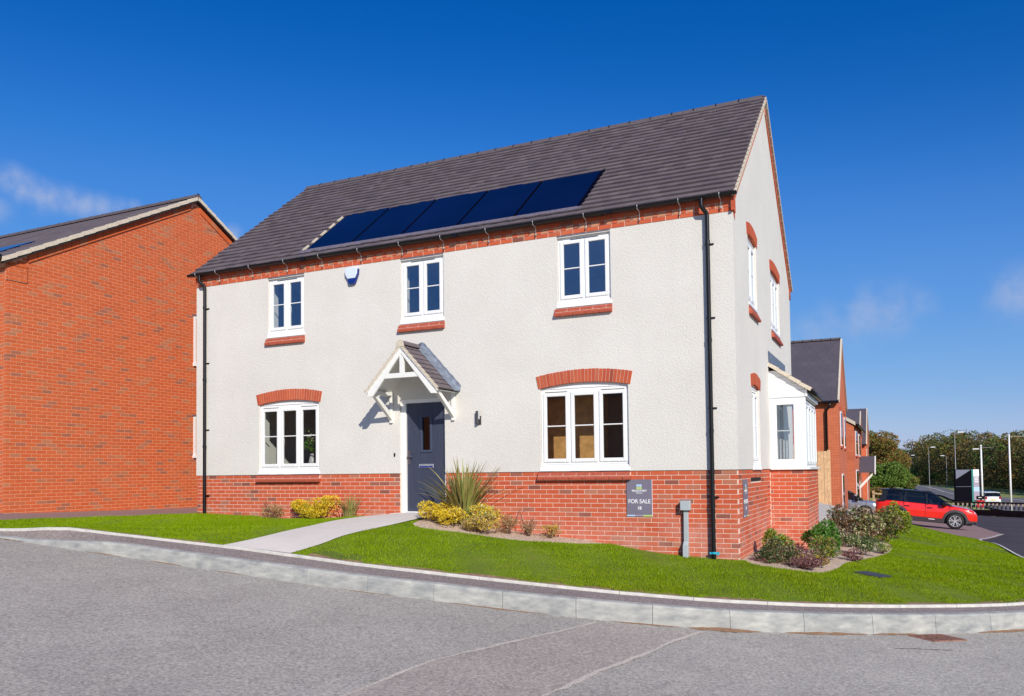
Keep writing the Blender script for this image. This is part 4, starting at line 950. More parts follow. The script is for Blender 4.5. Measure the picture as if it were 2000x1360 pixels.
# door, frame, canopy
df = MB().box(5.062, 5.165, .03, .16, -.735, 1.36).box(5.985, 6.018, .03, .16, -.735, 1.36).box(5.165, 5.985, .03, .16, 1.285, 1.36).box(5.165, 5.985, .02, .17, -.735, -.70)
df = df.build("door_frame", M['white'], house, bevel=.005)
dr = MB(); 
for (a, b_, c0, c1) in wall_cells(5.17, 5.98, -.70, 1.283, [(5.50, 5.66, .42, 1.02)]): dr.box(a, b_, .07, .115, c0, c1)
dr = dr.build("front_door", M['door'], df)
mm = MB().box(5.455, 5.50, .052, .075, .375, 1.065).box(5.66, 5.705, .052, .075, .375, 1.065).box(5.50, 5.66, .052, .075, 1.02, 1.065).box(5.50, 5.66, .052, .075, .375, .42); mm.build("glazing_surround", M['doorpanel'], df, bevel=.008)
gp = MB().add([(5.50, .09, .42), (5.66, .09, .42), (5.66, .09, 1.02), (5.50, .09, 1.02)], [(0, 1, 2, 3)]); gp.build("door_pane", M['carglass'], df, fix=False)
MB().box(5.425, 5.735, .052, .07, .09, .165).build("letterbox", M['steel'], df, bevel=.006)
MB().box(5.44, 5.72, .046, .053, .10, .128).build("letter_flap", M['alarm_blue'], df)
hd = MB().box(5.185, 5.225, .055, .07, .16, .42).tube([(5.205, .05, .31), (5.205, .015, .31)], .012, 8).tube([(5.20, .015, .31), (5.31, .015, .31)], .011, 8); hd.build("door_handle", M['buff'], df)
MB().tube([(5.335, .072, .80), (5.335, .060, .80)], .012, 10).build("spyhole", M['buff'], df)
MB().box(5.0, 6.1, -.28, .03, -.80, -.722).build("doorstep", M['concrete'], house, bevel=.006)
# canopy
CX0, CX1, CY = 4.86, 6.235, -.70; CA = 5.548; ZA = 2.27; ZEv = 1.53
can = MB()
sl = (ZA - ZEv) / (CX1 - CA)
for sg in (-1, 1):
    P_ = []
    for (dx_, dz_) in ((0, 0), (.72, 0)):
        for yy_ in (CY + .06, 0):
            for th_ in (-.02, .0): P_.append((CA + sg * dx_, yy_, ZA - dx_ * sl - .04 + th_))
    can.hexa(P_)
can = can.build("door_canopy", M['white_paint'], house)
nC = 9; gl_ = math.hypot(.755, .755 * sl) / nC
for sg in (-1, 1):
    dv = np.array([sg * .755, 0, -.755 * sl]); dv /= np.linalg.norm(dv); nv = np.array([sg * sl, 0, 1]); nv /= np.linalg.norm(nv)
    for i in range(nC):
        y_ = CY - .02 + (0 if i % 2 else 0); seg2 = [(CY - .02, -.42), (-.415, -.11), (-.105, 0)] if i % 2 else [(CY - .02, -.56), (-.555, -.27), (-.265, 0)]
        for (ya, yb_) in seg2:
            base = np.array([CA, 0, ZA]) + dv * (i * gl_); o_ = []
            for ds, (h0, h1) in ((-.01, (-.008, .004)), (gl_ + .012, (.004, .020))):
                for yy_ in (ya, yb_):
                    for h_ in (h0, h1): q_ = base + dv * ds + nv * h_; o_.append((q_[0], yy_, q_[2]))
            MB().hexa(o_).build("canopy_tile", M['tile'], can)
    vv = MB()
    for i in range(nC):
        base = np.array([CA, 0, ZA]) + dv * (i * gl_); o_ = []
        for ds in (0, gl_ - .004):
            for yy_ in (CY - .035, CY + .03):
                for h_ in ((-.045, .004) if ds == 0 else (-.035, .014)): q_ = base + dv * ds + nv * h_; o_.append((q_[0], yy_, q_[2]))
        vv.hexa(o_)
    vv.build("canopy_verge", M['cream'], can)
    bb = MB(); prof = []
    for (dx_, dz_) in ((0, -.035), (.70, -.035 - .70 * sl), (.70, -.155 - .70 * sl), (.60, -.15 - .70 * sl), (.0, -.175)): prof.append((CA + sg * dx_, ZA + dz_))
    bb.prism(prof, 'y', CY - .01, CY + .035); bb.build("bargeboard", M['white_paint'], can, bevel=.004)
    bb = MB(); prof = []
    for (dx_, dz_) in ((0, -.03), (.73, -.03 - .73 * sl), (.73, -.075 - .73 * sl), (.0, -.075)): prof.append((CA + sg * dx_, ZA + dz_))
    bb.prism(prof, 'y', CY - .028, CY + .0); bb.build("bargeboard_trim", M['white_paint'], can)
    # wall plate and gallows bracket
    xw = CA + sg * .655
    MB().box(xw - .035, xw + .035, CY + .03, -.016, ZEv - .10, ZEv - .04).box(xw + sg * .04, xw + sg * .065, CY + .0, -.016, ZEv - .11, ZEv - .03).build("soffit_board", M['white_paint'], can, bevel=.004)
    br = MB().box(xw - .03, xw + .03, -.055, -.016, .93, ZEv - .1)
    P_ = [(xw + a, y_, z_) for a in (-.032, .032) for (y_, z_) in ((-.05, .975), (-.05, 1.09), (CY + .15, ZEv - .105), (CY + .04, ZEv - .105))]
    br.add(P_, [(0, 1, 2, 3), (7, 6, 5, 4), (0, 4, 5, 1), (1, 5, 6, 2), (2, 6, 7, 3), (3, 7, 4, 0)]); br.build("gallows_bracket", M['white_paint'], can, bevel=.004)
MB().box(CA - .46, CA + .46, CY + .0, CY + .06, ZEv + .14, ZEv + .225).build("tie_beam", M['white_paint'], can, bevel=.004)
MB().box(CA - .04, CA + .04, CY + .002, CY + .058, ZEv + .225, ZA - .16).build("king_post", M['white_paint'], can, bevel=.004)
rt = MB(); V_ = []; n = 9
for yy_ in (CY - .04, -.20):
    for r_ in (.085, .07):
        for k in range(n): th = math.pi * k / (n - 1); V_.append((CA - math.cos(th) * r_, yy_, ZA - .03 + math.sin(th) * r_))
fs = []
for k in range(n - 1): fs += [(k, k + 1, 2 * n + k + 1, 2 * n + k), (n + k, 3 * n + k, 3 * n + k + 1, n + k + 1), (k, n + k, n + k + 1, k + 1), (2 * n + k, 2 * n + k + 1, 3 * n + k + 1, 3 * n + k)]
rt.add(V_, fs); rt.build("canopy_ridge_tile", M['tile'], can)
MB().prism([(CA - .085, ZA - .06), (CA + .085, ZA - .06), (CA + .07, ZA + .02), (CA + .04, ZA + .052), (CA - .04, ZA + .052), (CA - .07, ZA + .02)], 'y', CY - .043, CY - .03).build("ridge_end_mortar", M['cream'], can)
lf = MB(); k = 14
for sg in (-1, 1):
    V_ = []
    for i in range(k + 1):
        d_ = .80 * i / k; x_ = CA + sg * d_; z_ = ZA - d_ * sl + .03 + .004 * math.sin(i * 2.3)
        V_ += [(x_, -.24 + .008 * math.sin(i * 1.9), z_ - .002), (x_, -.028, z_ + .012), (x_ + sg * (.01 if i else 0), -.022, z_ + (.115 if i else .085) + .006 * math.sin(i * 3))]
    lf.add(V_, [f for i in range(k) for f in ((3 * i, 3 * i + 1, 3 * i + 4, 3 * i + 3), (3 * i + 1, 3 * i + 2, 3 * i + 5, 3 * i + 4))])
lf.add([(CA - .2, -.30, ZA + .055), (CA + .2, -.30, ZA + .055), (CA + .2, -.026, ZA + .075), (CA - .2, -.026, ZA + .075)], [(0, 1, 2, 3)]) if 0 else None
lf.build("lead_flashing", M['lead'], can, smooth=True)

# bay window on the gable
TB = lambda u, d, z: (u, YB + d, z); TS = lambda u, d, z: (XB - d, u, z)
bay = MB().box(W + .015, W + .13, YB, YB + .05, .03, 1.36).box(XB - .20, XB, YB, YB + .06, .03, 1.36).box(W + .13, XB - .20, YB, YB + .06, 1.235, 1.36).box(W + .13, XB - .20, YB, YB + .06, .03, .165)
bay = bay.build("bay_window", M['white'], house, bevel=.006)
MB().box(W + .015, XB + .045, YB - .05, YB + .1, -.018, .03).box(XB - .1, XB + .05, YB + .1, YC + .05, -.018, .03).build("bay_sill", M['white'], bay, bevel=.006)
gp = MB().add([(W + .13, YB + .03, .165), (XB - .20, YB + .03, .165), (XB - .20, YB + .03, 1.235), (W + .13, YB + .03, 1.235)], [(0, 1, 2, 3)]); gp.build("pane", M['glass'], bay, fix=False)
MB().box(W + .13, XB - .2, YB + .022, YB + .04, .715, .735).build("glazing_bar", M['grey_plastic'], bay)
MB().box(W + .11, W + .145, YB - .006, YB + .02, .15, 1.25).box(XB - .215, XB - .18, YB - .006, YB + .02, .15, 1.25).box(W + .145, XB - .215, YB - .006, YB + .02, 1.22, 1.25).box(W + .145, XB - .215, YB - .006, YB + .02, .15, .18).build("casement", M['white'], bay, bevel=.004)
window(bay, TS, YB + .02, YC - .02, .03, 1.30, 4, d=.02, sill=False, vents=[(3.7, 4.4), (4.9, 5.6)], name="side_frame", frame_w=.06)
MB().box(W + .015, XB + .01, YB - .006, YC, 1.345, 1.36).build("bay_trim", M['grey_plastic'], bay)
zt, ze_ = 2.02, 1.50
for i in range(5):   # white shiplap boards of the cheek
    z0, z1 = 1.362 + i * .13, 1.362 + (i + 1) * .13 - .004
    def xr(z): return min(XB + .01, W + .015 + (XB + .03 - W) * max(0, (zt - z)) / (zt - ze_))
    xa, xb_ = xr(z0), xr(z1)
    if xb_ - W < .04: continue
    MB().add([(W + .015, YB - .003, z0), (xa, YB - .003, z0), (xb_, YB + .004, z1), (W + .015, YB + .004, z1), (W + .015, YB + .03, z0), (xa, YB + .03, z0), (xb_, YB + .03, z1), (W + .015, YB + .03, z1)], [(0, 1, 2, 3), (7, 6, 5, 4), (0, 4, 5, 1), (1, 5, 6, 2), (2, 6, 7, 3), (3, 7, 4, 0)]).build("cladding_board", M['white'], bay)
MB().box(XB - .0, XB + .035, YB - .02, YC + .05, 1.36, 1.50).build("fascia", M['white'], bay, bevel=.004)
gutter_b = MB().tube([(XB + .085, YB + .02, 1.475), (XB + .085, YC + .12, 1.475)], .05, 10).build("gutter", M['black'], bay, smooth=True)
rb = MB(); dvx = np.array([XB + .10 - W, 0, ze_ - zt - .02]); Lr = np.linalg.norm(dvx); dvx /= Lr; nvx = np.array([-dvx[2], 0, dvx[0]])
rb.hexa([tuple(np.array([W + .015, y_, zt]) + dvx * s_ + nvx * h_) for s_ in (0, Lr) for y_ in (YB - .03, YC + .03) for h_ in (-.03, .0)]); rb = rb.build("bay_roof", M['tile'], bay)
for i in range(4):
    for j in range(6):
        y0_ = YB - .06 + j * .41 - (i % 2) * .2; y1_ = min(y0_ + .405, YC + .06); y0_ = max(y0_, YB - .06)
        if y1_ - y0_ < .05: continue
        MB().hexa([tuple(np.array([W + .015, y_, zt]) + dvx * s_ + nvx * h_) for (s_, hh) in ((i * Lr / 4, (0, .014)), ((i + 1) * Lr / 4 + .01, (.010, .028))) for y_ in (y0_, y1_) for h_ in hh]).build("bay_roof_tile", M['tile'], rb)
    MB().hexa([tuple(np.array([W + .015, y_, zt]) + dvx * s_ + nvx * h_) for (s_, hh) in ((i * Lr / 4, (-.045, .018)), ((i + 1) * Lr / 4 - .004, (-.035, .034))) for y_ in (YB - .085, YB - .02) for h_ in hh]).build("verge_tile", M['cream'], rb)
MB().add([(W + .022, YB - .04, zt + .25), (W + .022, YC + .33, zt + .26), (W + .022, YC + .30, zt + .02), (W + .022, YB + .02, zt + .02), (W + .14, YB - .03, zt - .06), (W + .14, YC + .05, zt - .06)], [(0, 3, 2, 1), (3, 4, 5, 2)]).build("lead_flashing", M['lead'], bay)

# ------------------------------------------------------------------ things on the wall
def text(parent, s, size, loc, rot, mat, name="lettering", bold=0.0, sx=1.0):
    cu = bpy.data.curves.new(name, 'FONT'); cu.body = s; cu.size = size; cu.align_x = 'CENTER'; cu.align_y = 'CENTER'; cu.extrude = .0012; cu.offset = bold
    o_ = bpy.data.objects.new("tmp_text", cu); COL.objects.link(o_); bpy.context.view_layer.update(); dg = bpy.context.evaluated_depsgraph_get(); me = bpy.data.meshes.new_from_object(o_.evaluated_get(dg)); me.materials.clear(); me.materials.append(mat)
    bpy.data.objects.remove(o_); o = bpy.data.objects.new(name, me); put(o, parent); o.location = loc; o.rotation_euler = rot; o.scale = (sx, 1, 1); return o
def sale_sign(T, rotz, base, label, W0=.415, H0=.59, wide=1.0):
    sgn = thing("sale_sign", label, "sign", base)
    def bx(a, b_, d0, d1, c0, c1, nm, m_):
        p, q_ = T(a, d0, c0), T(b_, d1, c1); return MB().box(p[0], q_[0], p[1], q_[1], p[2], q_[2]).build(nm, m_, sgn)
    bx(-W0 / 2, W0 / 2, -.001, .006, -H0 / 2, H0 / 2, "board", M['signboard'])
    bx(W0 / 2, W0 / 2 + .006, -.001, .0055, -H0 / 2, H0 / 2, "board_edge", M['ink_white'])
    for i in range(2):
        for j in range(2): bx(-.043 + i * .045, -.003 + i * .045, .0062, .0074, H0 / 2 - .115 - j * .042, H0 / 2 - .078 - j * .042, "logo_square", M['ink_blue'] if j == 0 else M['ink_green'])
    bx(-W0 / 2, -W0 / 2 + .135, .0062, .0074, -H0 / 2, -H0 / 2 + .024, "base_stripe", M['ink_blue']); bx(-W0 / 2 + .135, -W0 / 2 + .27, .0062, .0074, -H0 / 2, -H0 / 2 + .024, "base_stripe", M['ink_grey']); bx(-W0 / 2 + .27, W0 / 2, .0062, .0074, -H0 / 2, -H0 / 2 + .024, "base_stripe", M['ink_green'])
    rot = (math.pi / 2, 0, rotz)
    text(sgn, "MEADOWVIEW", .044, T(0, .0068, H0 / 2 - .182), rot, M['ink_white'], "name_lettering", .0009, .80)
    for i in range(9): bx(-.052 + i * .012, -.044 + i * .012, .0062, .0074, H0 / 2 - .222, H0 / 2 - .210, "small_print", M['ink_white'])
    text(sgn, "FOR SALE", .092, T(0, .0068, -.058), rot, M['ink_white'], "sale_lettering", .0012, .93)
    text(sgn, "18", .072, T(0, .0068, -.165), rot, M['ink_white'], "number", .0014)
sale_sign(lambda u, d, z: (9.585 + u, -.008 - d, -.437 + z), 0, (9.585, -.005, -.73), "dark grey FOR SALE board facing the road under the lower right window")
sale_sign(lambda u, d, z: (W + .006 + d, .63 + u, -.455 + z), math.pi / 2, (W + .004, .63, -.75), "dark FOR SALE board seen nearly edge on, round the gable corner")
mt_ = thing("meter_conduit", "pale grey meter box and conduit on the brick base beside the right downpipe", "meter box", (10.335, -.03, -1.33))
MB().box(10.262, 10.415, -.115, -.005, -.625, -.475).build("box", M['grey_plastic'], mt_, bevel=.008)
cp = MB(); zz = [-.625, -1.10, -1.17, -1.36]; xs0 = [10.305, 10.302, 10.292, 10.292]; dd_ = [-.07, -.07, -.11, -.12]
for i in range(3): cp.hexa([(x_, y_, z_) for (z_, x_) in ((zz[i + 1], 0), (zz[i], 1)) for x_, y_ in ()] or [(xs0[j] if sx == 0 else 10.372, (dd_[j] if sy == 0 else -.005), zz[j]) for sx in (0, 1) for sy in (0, 1) for j in (i + 1, i)])
cp.build("conduit", M['grey_plastic'], mt_, bevel=.005)
al = thing("burglar_alarm", "white and blue alarm box high on the cream wall between two upper windows", "alarm box", (4.02, -.02, 3.6))
MB().prism([(3.88, 3.90), (3.95, 3.925), (4.10, 3.925), (4.175, 3.90), (4.165, 3.80), (4.115, 3.715), (3.945, 3.715), (3.89, 3.80)], 'y', -.085, -.016).build("cover", M['alarm_white'], al, bevel=.012)
MB().prism([(3.945, 3.713), (4.115, 3.713), (4.10, 3.63), (4.075, 3.612), (3.985, 3.612), (3.96, 3.63)], 'y', -.080, -.016).build("strobe", M['alarm_blue'], al, bevel=.01)
MB().prism([(4.176, 3.90), (4.185, 3.88), (4.175, 3.79), (4.10, 3.61), (4.09, 3.62), (4.166, 3.80)], 'y', -.075, -.02).build("side_strip", M['alarm_blue'], al)
wl = thing("wall_lamp", "small steel and black cylinder lamp on the cream wall right of the door canopy", "wall lamp", (6.72, -.03, .85))
MB().box(6.675, 6.755, -.035, -.016, .84, .99).build("back_plate", M['cladding'], wl); MB().tube([(6.70, -.065, .85), (6.70, -.065, 1.075)], .028, 14).build("lamp_body", M['cladding'], wl, smooth=False); MB().tube([(6.735, -.07, .93), (6.735, -.07, 1.08)], .016, 12).build("lamp_tube", M['steel'], wl)
db = thing("doorbell", "tiny black doorbell on the cream wall left of the front door", "doorbell", (4.95, -.02, .34)); MB().box(4.937, 4.965, -.032, -.016, .31, .375).build("push_button_case", M['black'], db, bevel=.004)

# manhole in lawn, gully grate in road, tyre mark
mh = thing("lawn_drain_cover", "dark metal drain cover set flat in the lawn beyond the planted bed", "drain cover", (12.97, .85, lz(12.97, .85)))
c_ = [(12.70, .74), (12.86, 1.02), (13.22, .98), (13.06, .68)]
V_ = [(x_, y_, lz(x_, y_) + h_) for h_ in (.0, .022) for x_, y_ in c_]; MB().add(V_, [(0, 1, 2, 3), (7, 6, 5, 4), (0, 4, 5, 1), (1, 5, 6, 2), (2, 6, 7, 3), (3, 7, 4, 0)]).build("cover", M['cladding'], mh)
gy_ = thing("gully_grate", "rusty slatted gully grate in the road against the kerb", "drain grate", (13.71, -1.42, -2.08))
def gp_(a, b_):
    A_, B_, C_, D_ = np.array([13.40, -1.52]), np.array([13.75, -1.19]), np.array([14.03, -1.30]), np.array([13.66, -1.66]); p = (A_ * (1 - b_) + B_ * b_) * (1 - a) + (D_ * (1 - b_) + C_ * b_) * a; return p
def gbar(a0, b0, a1, b1, w_, nm, h_=.012):
    p, q_ = gp_(a0, b0), gp_(a1, b1); d = (q_ - p) / np.linalg.norm(q_ - p); nn = np.array([-d[1], d[0]]) * w_ / 2
    V_ = [(*(r_ + s_ * nn), road_z(*r_) + z_) for r_ in (p, q_) for s_ in (-1, 1) for z_ in (-.03, h_)]; return MB().hexa(V_).build(nm, M['rust'], gy_)
V_ = [(*gp_(a, b_), road_z(*gp_(a, b_)) + .0055) for a, b_ in ((0, 0), (0, 1), (1, 1), (1, 0))]; MB().add(V_, [(0, 1, 2, 3)]).build("gully_pit", M['void'], gy_)
for a0, b0, a1, b1 in ((0, 0, 0, 1), (1, 0, 1, 1), (0, 0, 1, 0), (0, 1, 1, 1)): gbar(a0, b0, a1, b1, .022, "grate_frame")
for i in range(1, 10): gbar(0, i / 10, 1, i / 10, .016, "grate_bar", .014)

# ------------------------------------------------------------------ planting
def leaf_quads(C_, n, size, spread, up=.3, asp=.45):
    """n rhombic leaves around centres C_ (k,3) with per-centre radii spread (k,3)"""
    k = len(C_); i = rng.integers(0, k, n); d = rng.normal(size=(n, 3)); d /= np.linalg.norm(d, axis=1)[:, None]; r_ = rng.uniform(.55, 1.0, n) ** .6
    P = C_[i] + d * spread[i] * r_[:, None]
    a = d * .8 + rng.normal(size=(n, 3)) * .6; a[:, 2] += up; a /= np.linalg.norm(a, axis=1)[:, None]
    b_ = np.cross(a, rng.normal(size=(n, 3))); b_ /= np.linalg.norm(b_, axis=1)[:, None] + 1e-9; s_ = size * rng.uniform(.6, 1.3, n)[:, None]
    V = np.stack([P - a * s_ * .5, P + b_ * s_ * asp * .5, P + a * s_ * .5, P - b_ * s_ * asp * .5], 1)
    return V.reshape(-1, 3)
def shrub(name, label, cat, x, y, rx, h, n, size, mats, lumps=9, group=None, z=None, stems=5, asp=.45, sprig=0, up=.3):
    n = int(n * (1.8 if x < 9 else 1.15)); size *= (.72 if x < 9 else .85); rx *= (1.18 if x < 9 else .95); h *= (1.1 if x < 9 else .96); lumps = int(lumps * (1.5 if x < 9 else .9))
    z = lz(x, y) if z is None else z; t_ = thing(name, label, cat, (x, y, z), group)
    L0 = []
    for i in range(lumps):
        th = rng.uniform(0, 6.283); rr = math.sqrt(rng.uniform(0, 1)) * rx * .62; zz = z + h * rng.uniform(.20, .80) * (1 - .35 * rr / rx); L0.append((x + math.cos(th) * rr, y + math.sin(th) * rr * .9, zz))
    L0 = np.array(L0); sp = np.tile([rx * .42, rx * .42, h * .22], (lumps, 1)) * rng.uniform(.75, 1.15, (lumps, 1))
    tot = sum(w_ for _, w_ in mats)
    for m_, w_ in mats:
        V = leaf_quads(L0 if w_ / tot > .3 else L0[: max(2, lumps // 2)], int(n * w_ / tot), size, sp, up, asp)
        V[:, 2] = np.maximum(V[:, 2], z + .01)
        quadmesh("foliage", V, np.arange(len(V)).reshape(-1, 4), M[m_], t_)
    st = MB()
    for i in range(stems):
        c_ = L0[i % lumps]; st.tube([(x + rng.uniform(-.05, .05), y + rng.uniform(-.05, .05), z - .02), ((x + c_[0]) / 2 + rng.uniform(-.03, .03), (y + c_[1]) / 2, (z + c_[2]) / 2), tuple(c_)], [.008, .006, .003], 5, cap=False)
    for i in range(sprig):
        th = rng.uniform(0, 6.283); st.tube([(x, y, z), (x + math.cos(th) * rx * .5, y + math.sin(th) * rx * .5, z + h * .7), (x + math.cos(th) * rx * .8, y + math.sin(th) * rx * .8, z + h * rng.uniform(1., 1.25))], [.005, .004, .002], 4, cap=False)
    st.build("stem", M['stem'], t_); return t_
def strap_plant(label, x, y, h, spread, n, wid, group=None, dead=3):
    z = lz(x, y); t_ = thing("flax_plant", label, "plant", (x, y, z), group)
    for kind_, cnt, m_ in (("leaf_blade", n, 'phormium'), ("dead_blade", dead, 'phorm_tip')):
        V = []; Fq = []
        for i in range(cnt):
            th = rng.uniform(0, 6.283); lean = rng.uniform(.05, 1) ** 1.0 * spread; L_ = h * rng.uniform(.6, 1.12) * (1 if kind_ == "leaf_blade" else .8); 
            if kind_ == "dead_blade": lean = spread * 1.5
            dx, dy = math.cos(th), math.sin(th); px, py = -dy, dx; w_ = wid * rng.uniform(.7, 1.2); b0 = len(V); tw_ = rng.uniform(-.5, .5); ns = 7
            x0, y0 = x + dx * .05 + rng.uniform(-.06, .06), y + dy * .05 + rng.uniform(-.06, .06)
            for k in range(ns + 1):
                t2 = k / ns; out_ = lean * (t2 ** 1.5) ; zz = L_ * (t2 - .26 * (lean / max(h, .01)) * t2 ** 3); ww = w_ * (1 - t2 ** 2.5) * .5 + .001; ca, sa2 = math.cos(tw_ * t2), math.sin(tw_ * t2)
                c_ = (x0 + dx * out_, y0 + dy * out_, z + zz)
                V += [(c_[0] + px * ww * ca, c_[1] + py * ww * ca, c_[2] + ww * sa2 - ww * .3), (c_[0], c_[1], c_[2] + .0), (c_[0] - px * ww * ca, c_[1] - py * ww * ca, c_[2] - ww * sa2 - ww * .3)]
            for k in range(ns):
                for q_ in (0, 1): Fq.append((b0 + 3 * k + q_, b0 + 3 * k + q_ + 1, b0 + 3 * k + q_ + 4, b0 + 3 * k + q_ + 3))
        if V: quadmesh("leaves" if kind_ == "leaf_blade" else "dead_leaves", V, Fq, M[m_], t_, smooth=True)
    return t_
shrub("sprig_shrub", "small dry tan shrub at the brick base under the left front window", "shrub", 2.15, -.12, .22, .28, 420, .045, [('tan', 1)], 6, sprig=5)
shrub("yellow_shrub", "bright yellow shrub, the left and smaller of the pair left of the path", "shrub", 2.85, -.12, .27, .36, 1500, .05, [('yellow', 5), ('ygreen', 1)], 9, "yellow shrubs in the front beds")
shrub("yellow_shrub", "bright yellow shrub, the taller right one of the pair left of the path", "shrub", 3.45, -.20, .33, .46, 2200, .05, [('yellow', 5), ('ygreen', 1)], 12, "yellow shrubs in the front beds")
strap_plant("small spiky green strap-leaved plant beside the path, right of the yellow shrubs", 4.18, -.36, .42, .30, 60, .022, dead=3)
strap_plant("large spiky green flax plant rising beside the front door above the yellow shrubs", 6.62, -.42, 1.10, .86, 130, .050, dead=4)
YG = "yellow shrubs in the front beds"
shrub("yellow_shrub", "yellow shrub nearest the front door, at the left foot of the flax plant", "shrub", 6.20, -.66, .30, .36, 1500, .055, [('yellow', 5), ('tan', 1)], 9, YG)
shrub("yellow_shrub", "yellow shrub in front of the middle of the flax plant", "shrub", 6.58, -.80, .30, .32, 1400, .055, [('yellow', 4), ('tan', 1)], 9, YG)
shrub("yellow_shrub", "pale yellow shrub at the right foot of the flax plant", "shrub", 7.02, -.45, .34, .44, 1700, .055, [('yellow', 4), ('cream_leaf', 2)], 10, YG)
shrub("tan_shrub", "dull tan-green shrub with one yellow spray in front of the pale yellow shrub", "shrub", 7.16, -.80, .32, .34, 1500, .045, [('tan', 5), ('yellow', 1)], 10)
shrub("tan_shrub", "thin brown shrub against the bricks right of the tan-green shrub", "shrub", 7.45, -.40, .22, .32, 600, .04, [('tan', 2), ('bronze', 1)], 7, sprig=3)
shrub("tan_shrub", "narrow reddish-brown shrub, next to last on the right end of the front bed", "shrub", 7.74, -.30, .15, .30, 380, .04, [('bronze', 2), ('tan', 1)], 6, sprig=3)
shrub("tan_shrub", "small straw-coloured sprig alone at the right end of the front bed", "shrub", 8.12, -.24, .20, .22, 380, .045, [('tan', 3), ('yellow', 1)], 6, sprig=2)
# side bed
shrub("bed_shrub", "olive leafy shrub at the gable corner, leftmost in the side bed", "shrub", 11.52, .22, .26, .30, 800, .05, [('dgreen', 2), ('bronze', 1)], 8)
shrub("bed_shrub", "upright green shrub with lime and orange tips against the bay brickwork", "shrub", 11.55, 1.15, .30, .62, 1500, .065, [('green', 2), ('ygreen', 3), ('tan', 1)], 12)
shrub("bed_shrub", "dark green shrub in front of the lime-tipped one by the gable", "shrub", 11.66, .42, .34, .42, 1500, .05, [('dgreen', 3), ('bronze', 2)], 10)
shrub("bed_shrub", "wide low russet shrub with orange flecks in the middle of the side bed", "shrub", 12.0, .75, .44, .36, 2300, .045, [('bronze', 3), ('purple', 2), ('yellow', 1)], 12)
shrub("bed_shrub", "low purple shrub at the front edge of the side bed by the lawn", "shrub", 12.02, .36, .36, .24, 1700, .042, [('purple', 1)], 10)
shrub("bed_shrub", "small yellow-leaved sprig at the right of the low purple shrub", "shrub", 12.22, .95, .17, .24, 420, .05, [('ygreen', 1)], 6)
shrub("bed_shrub", "glossy bright green shrub right of the bay wall", "shrub", 12.12, 2.75, .42, .66, 2400, .07, [('green', 1)], 13)
shrub("bed_shrub", "green shrub with red and orange leaves in front of the glossy green one", "shrub", 12.18, 1.80, .36, .46, 1800, .055, [('green', 2), ('bronze', 2), ('ygreen', 1)], 11)
shrub("bed_shrub", "small purple shrub alone on bare mulch at the right part of the side bed", "shrub", 12.62, 2.30, .24, .22, 700, .04, [('purple', 1)], 7)
shrub("bed_shrub", "dark green shrub with pale flowers at the lawn edge of the side bed", "shrub", 12.72, 3.6, .36, .46, 1700, .05, [('dgreen', 3), ('cream_leaf', 1)], 10)
shrub("bed_shrub", "pale lime tuft at the right end of the side bed", "shrub", 13.02, 4.4, .22, .24, 500, .06, [('cream_leaf', 1), ('ygreen', 1)], 6)
shrub("bed_shrub", "pink-white flowering shrub behind the glossy green one", "shrub", 12.30, 4.9, .40, .55, 1300, .055, [('cream_leaf', 1), ('purple', 1), ('dgreen', 1)], 10, sprig=4)
shrub("bed_shrub", "tall thin bronze-leaved shrub in front of the garden slabs", "shrub", 12.18, 6.1, .46, .98, 1500, .08, [('bronze', 3), ('dgreen', 1)], 14, sprig=8)
shrub("bed_shrub", "bronze shrub with dusty leaves in front of the silver car", "shrub", 12.72, 6.2, .52, .90, 2000, .075, [('bronze', 3), ('dgreen', 1), ('cream_leaf', 1)], 14, sprig=6)
shrub("bed_shrub", "bronze and green shrub beside the tall yellow-green one", "shrub", 13.02, 7.4, .55, .95, 2000, .08, [('bronze', 2), ('ygreen', 1), ('dgreen', 1)], 14, sprig=4)
shrub("bed_shrub", "tall rounded yellow-green shrub standing in front of the red car", "shrub", 13.27, 9.6, .40, 1.06, 5200, .075, [('ygreen', 5), ('green', 1)], 22)
# flowers in the vase behind the window
V = leaf_quads(np.array([(2.45, .55, .85), (2.62, .55, .78), (2.52, .6, .62), (2.75, .55, .66)]), 90, .08, np.array([[.12, .08, .12]] * 4)); quadmesh("foliage", V, np.arange(len(V)).reshape(-1, 4), M['cream_leaf'], fv)
V = leaf_quads(np.array([(2.5, .55, .62), (2.66, .55, .55)]), 60, .10, np.array([[.12, .08, .12]] * 2)); quadmesh("leaves", V, np.arange(len(V)).reshape(-1, 4), M['green'], fv)
MB().tube([(2.56, .58, .10), (2.56, .58, .25), (2.56, .58, .42)], [.06, .075, .035], 14).build("vase", M['pot'], fv, smooth=True)
MB().tube([(2.56, .58, .40), (2.50, .56, .62)], .006, 5).tube([(2.56, .58, .40), (2.64, .56, .60)], .006, 5).build("stem", M['stem'], fv)
tb = thing("side_table", "dark table standing inside the lower left front window", "table", (2.5, .62, -.67)); MB().box(2.1, 2.95, .40, .85, .06, .098).build("table_top", M['oak'], tb)
for x_, y_ in ((2.14, .44), (2.91, .44), (2.14, .81), (2.91, .81)): MB().box(x_ - .025, x_ + .025, y_ - .025, y_ + .025, -.67, .06).build("leg", M['oak'], tb)

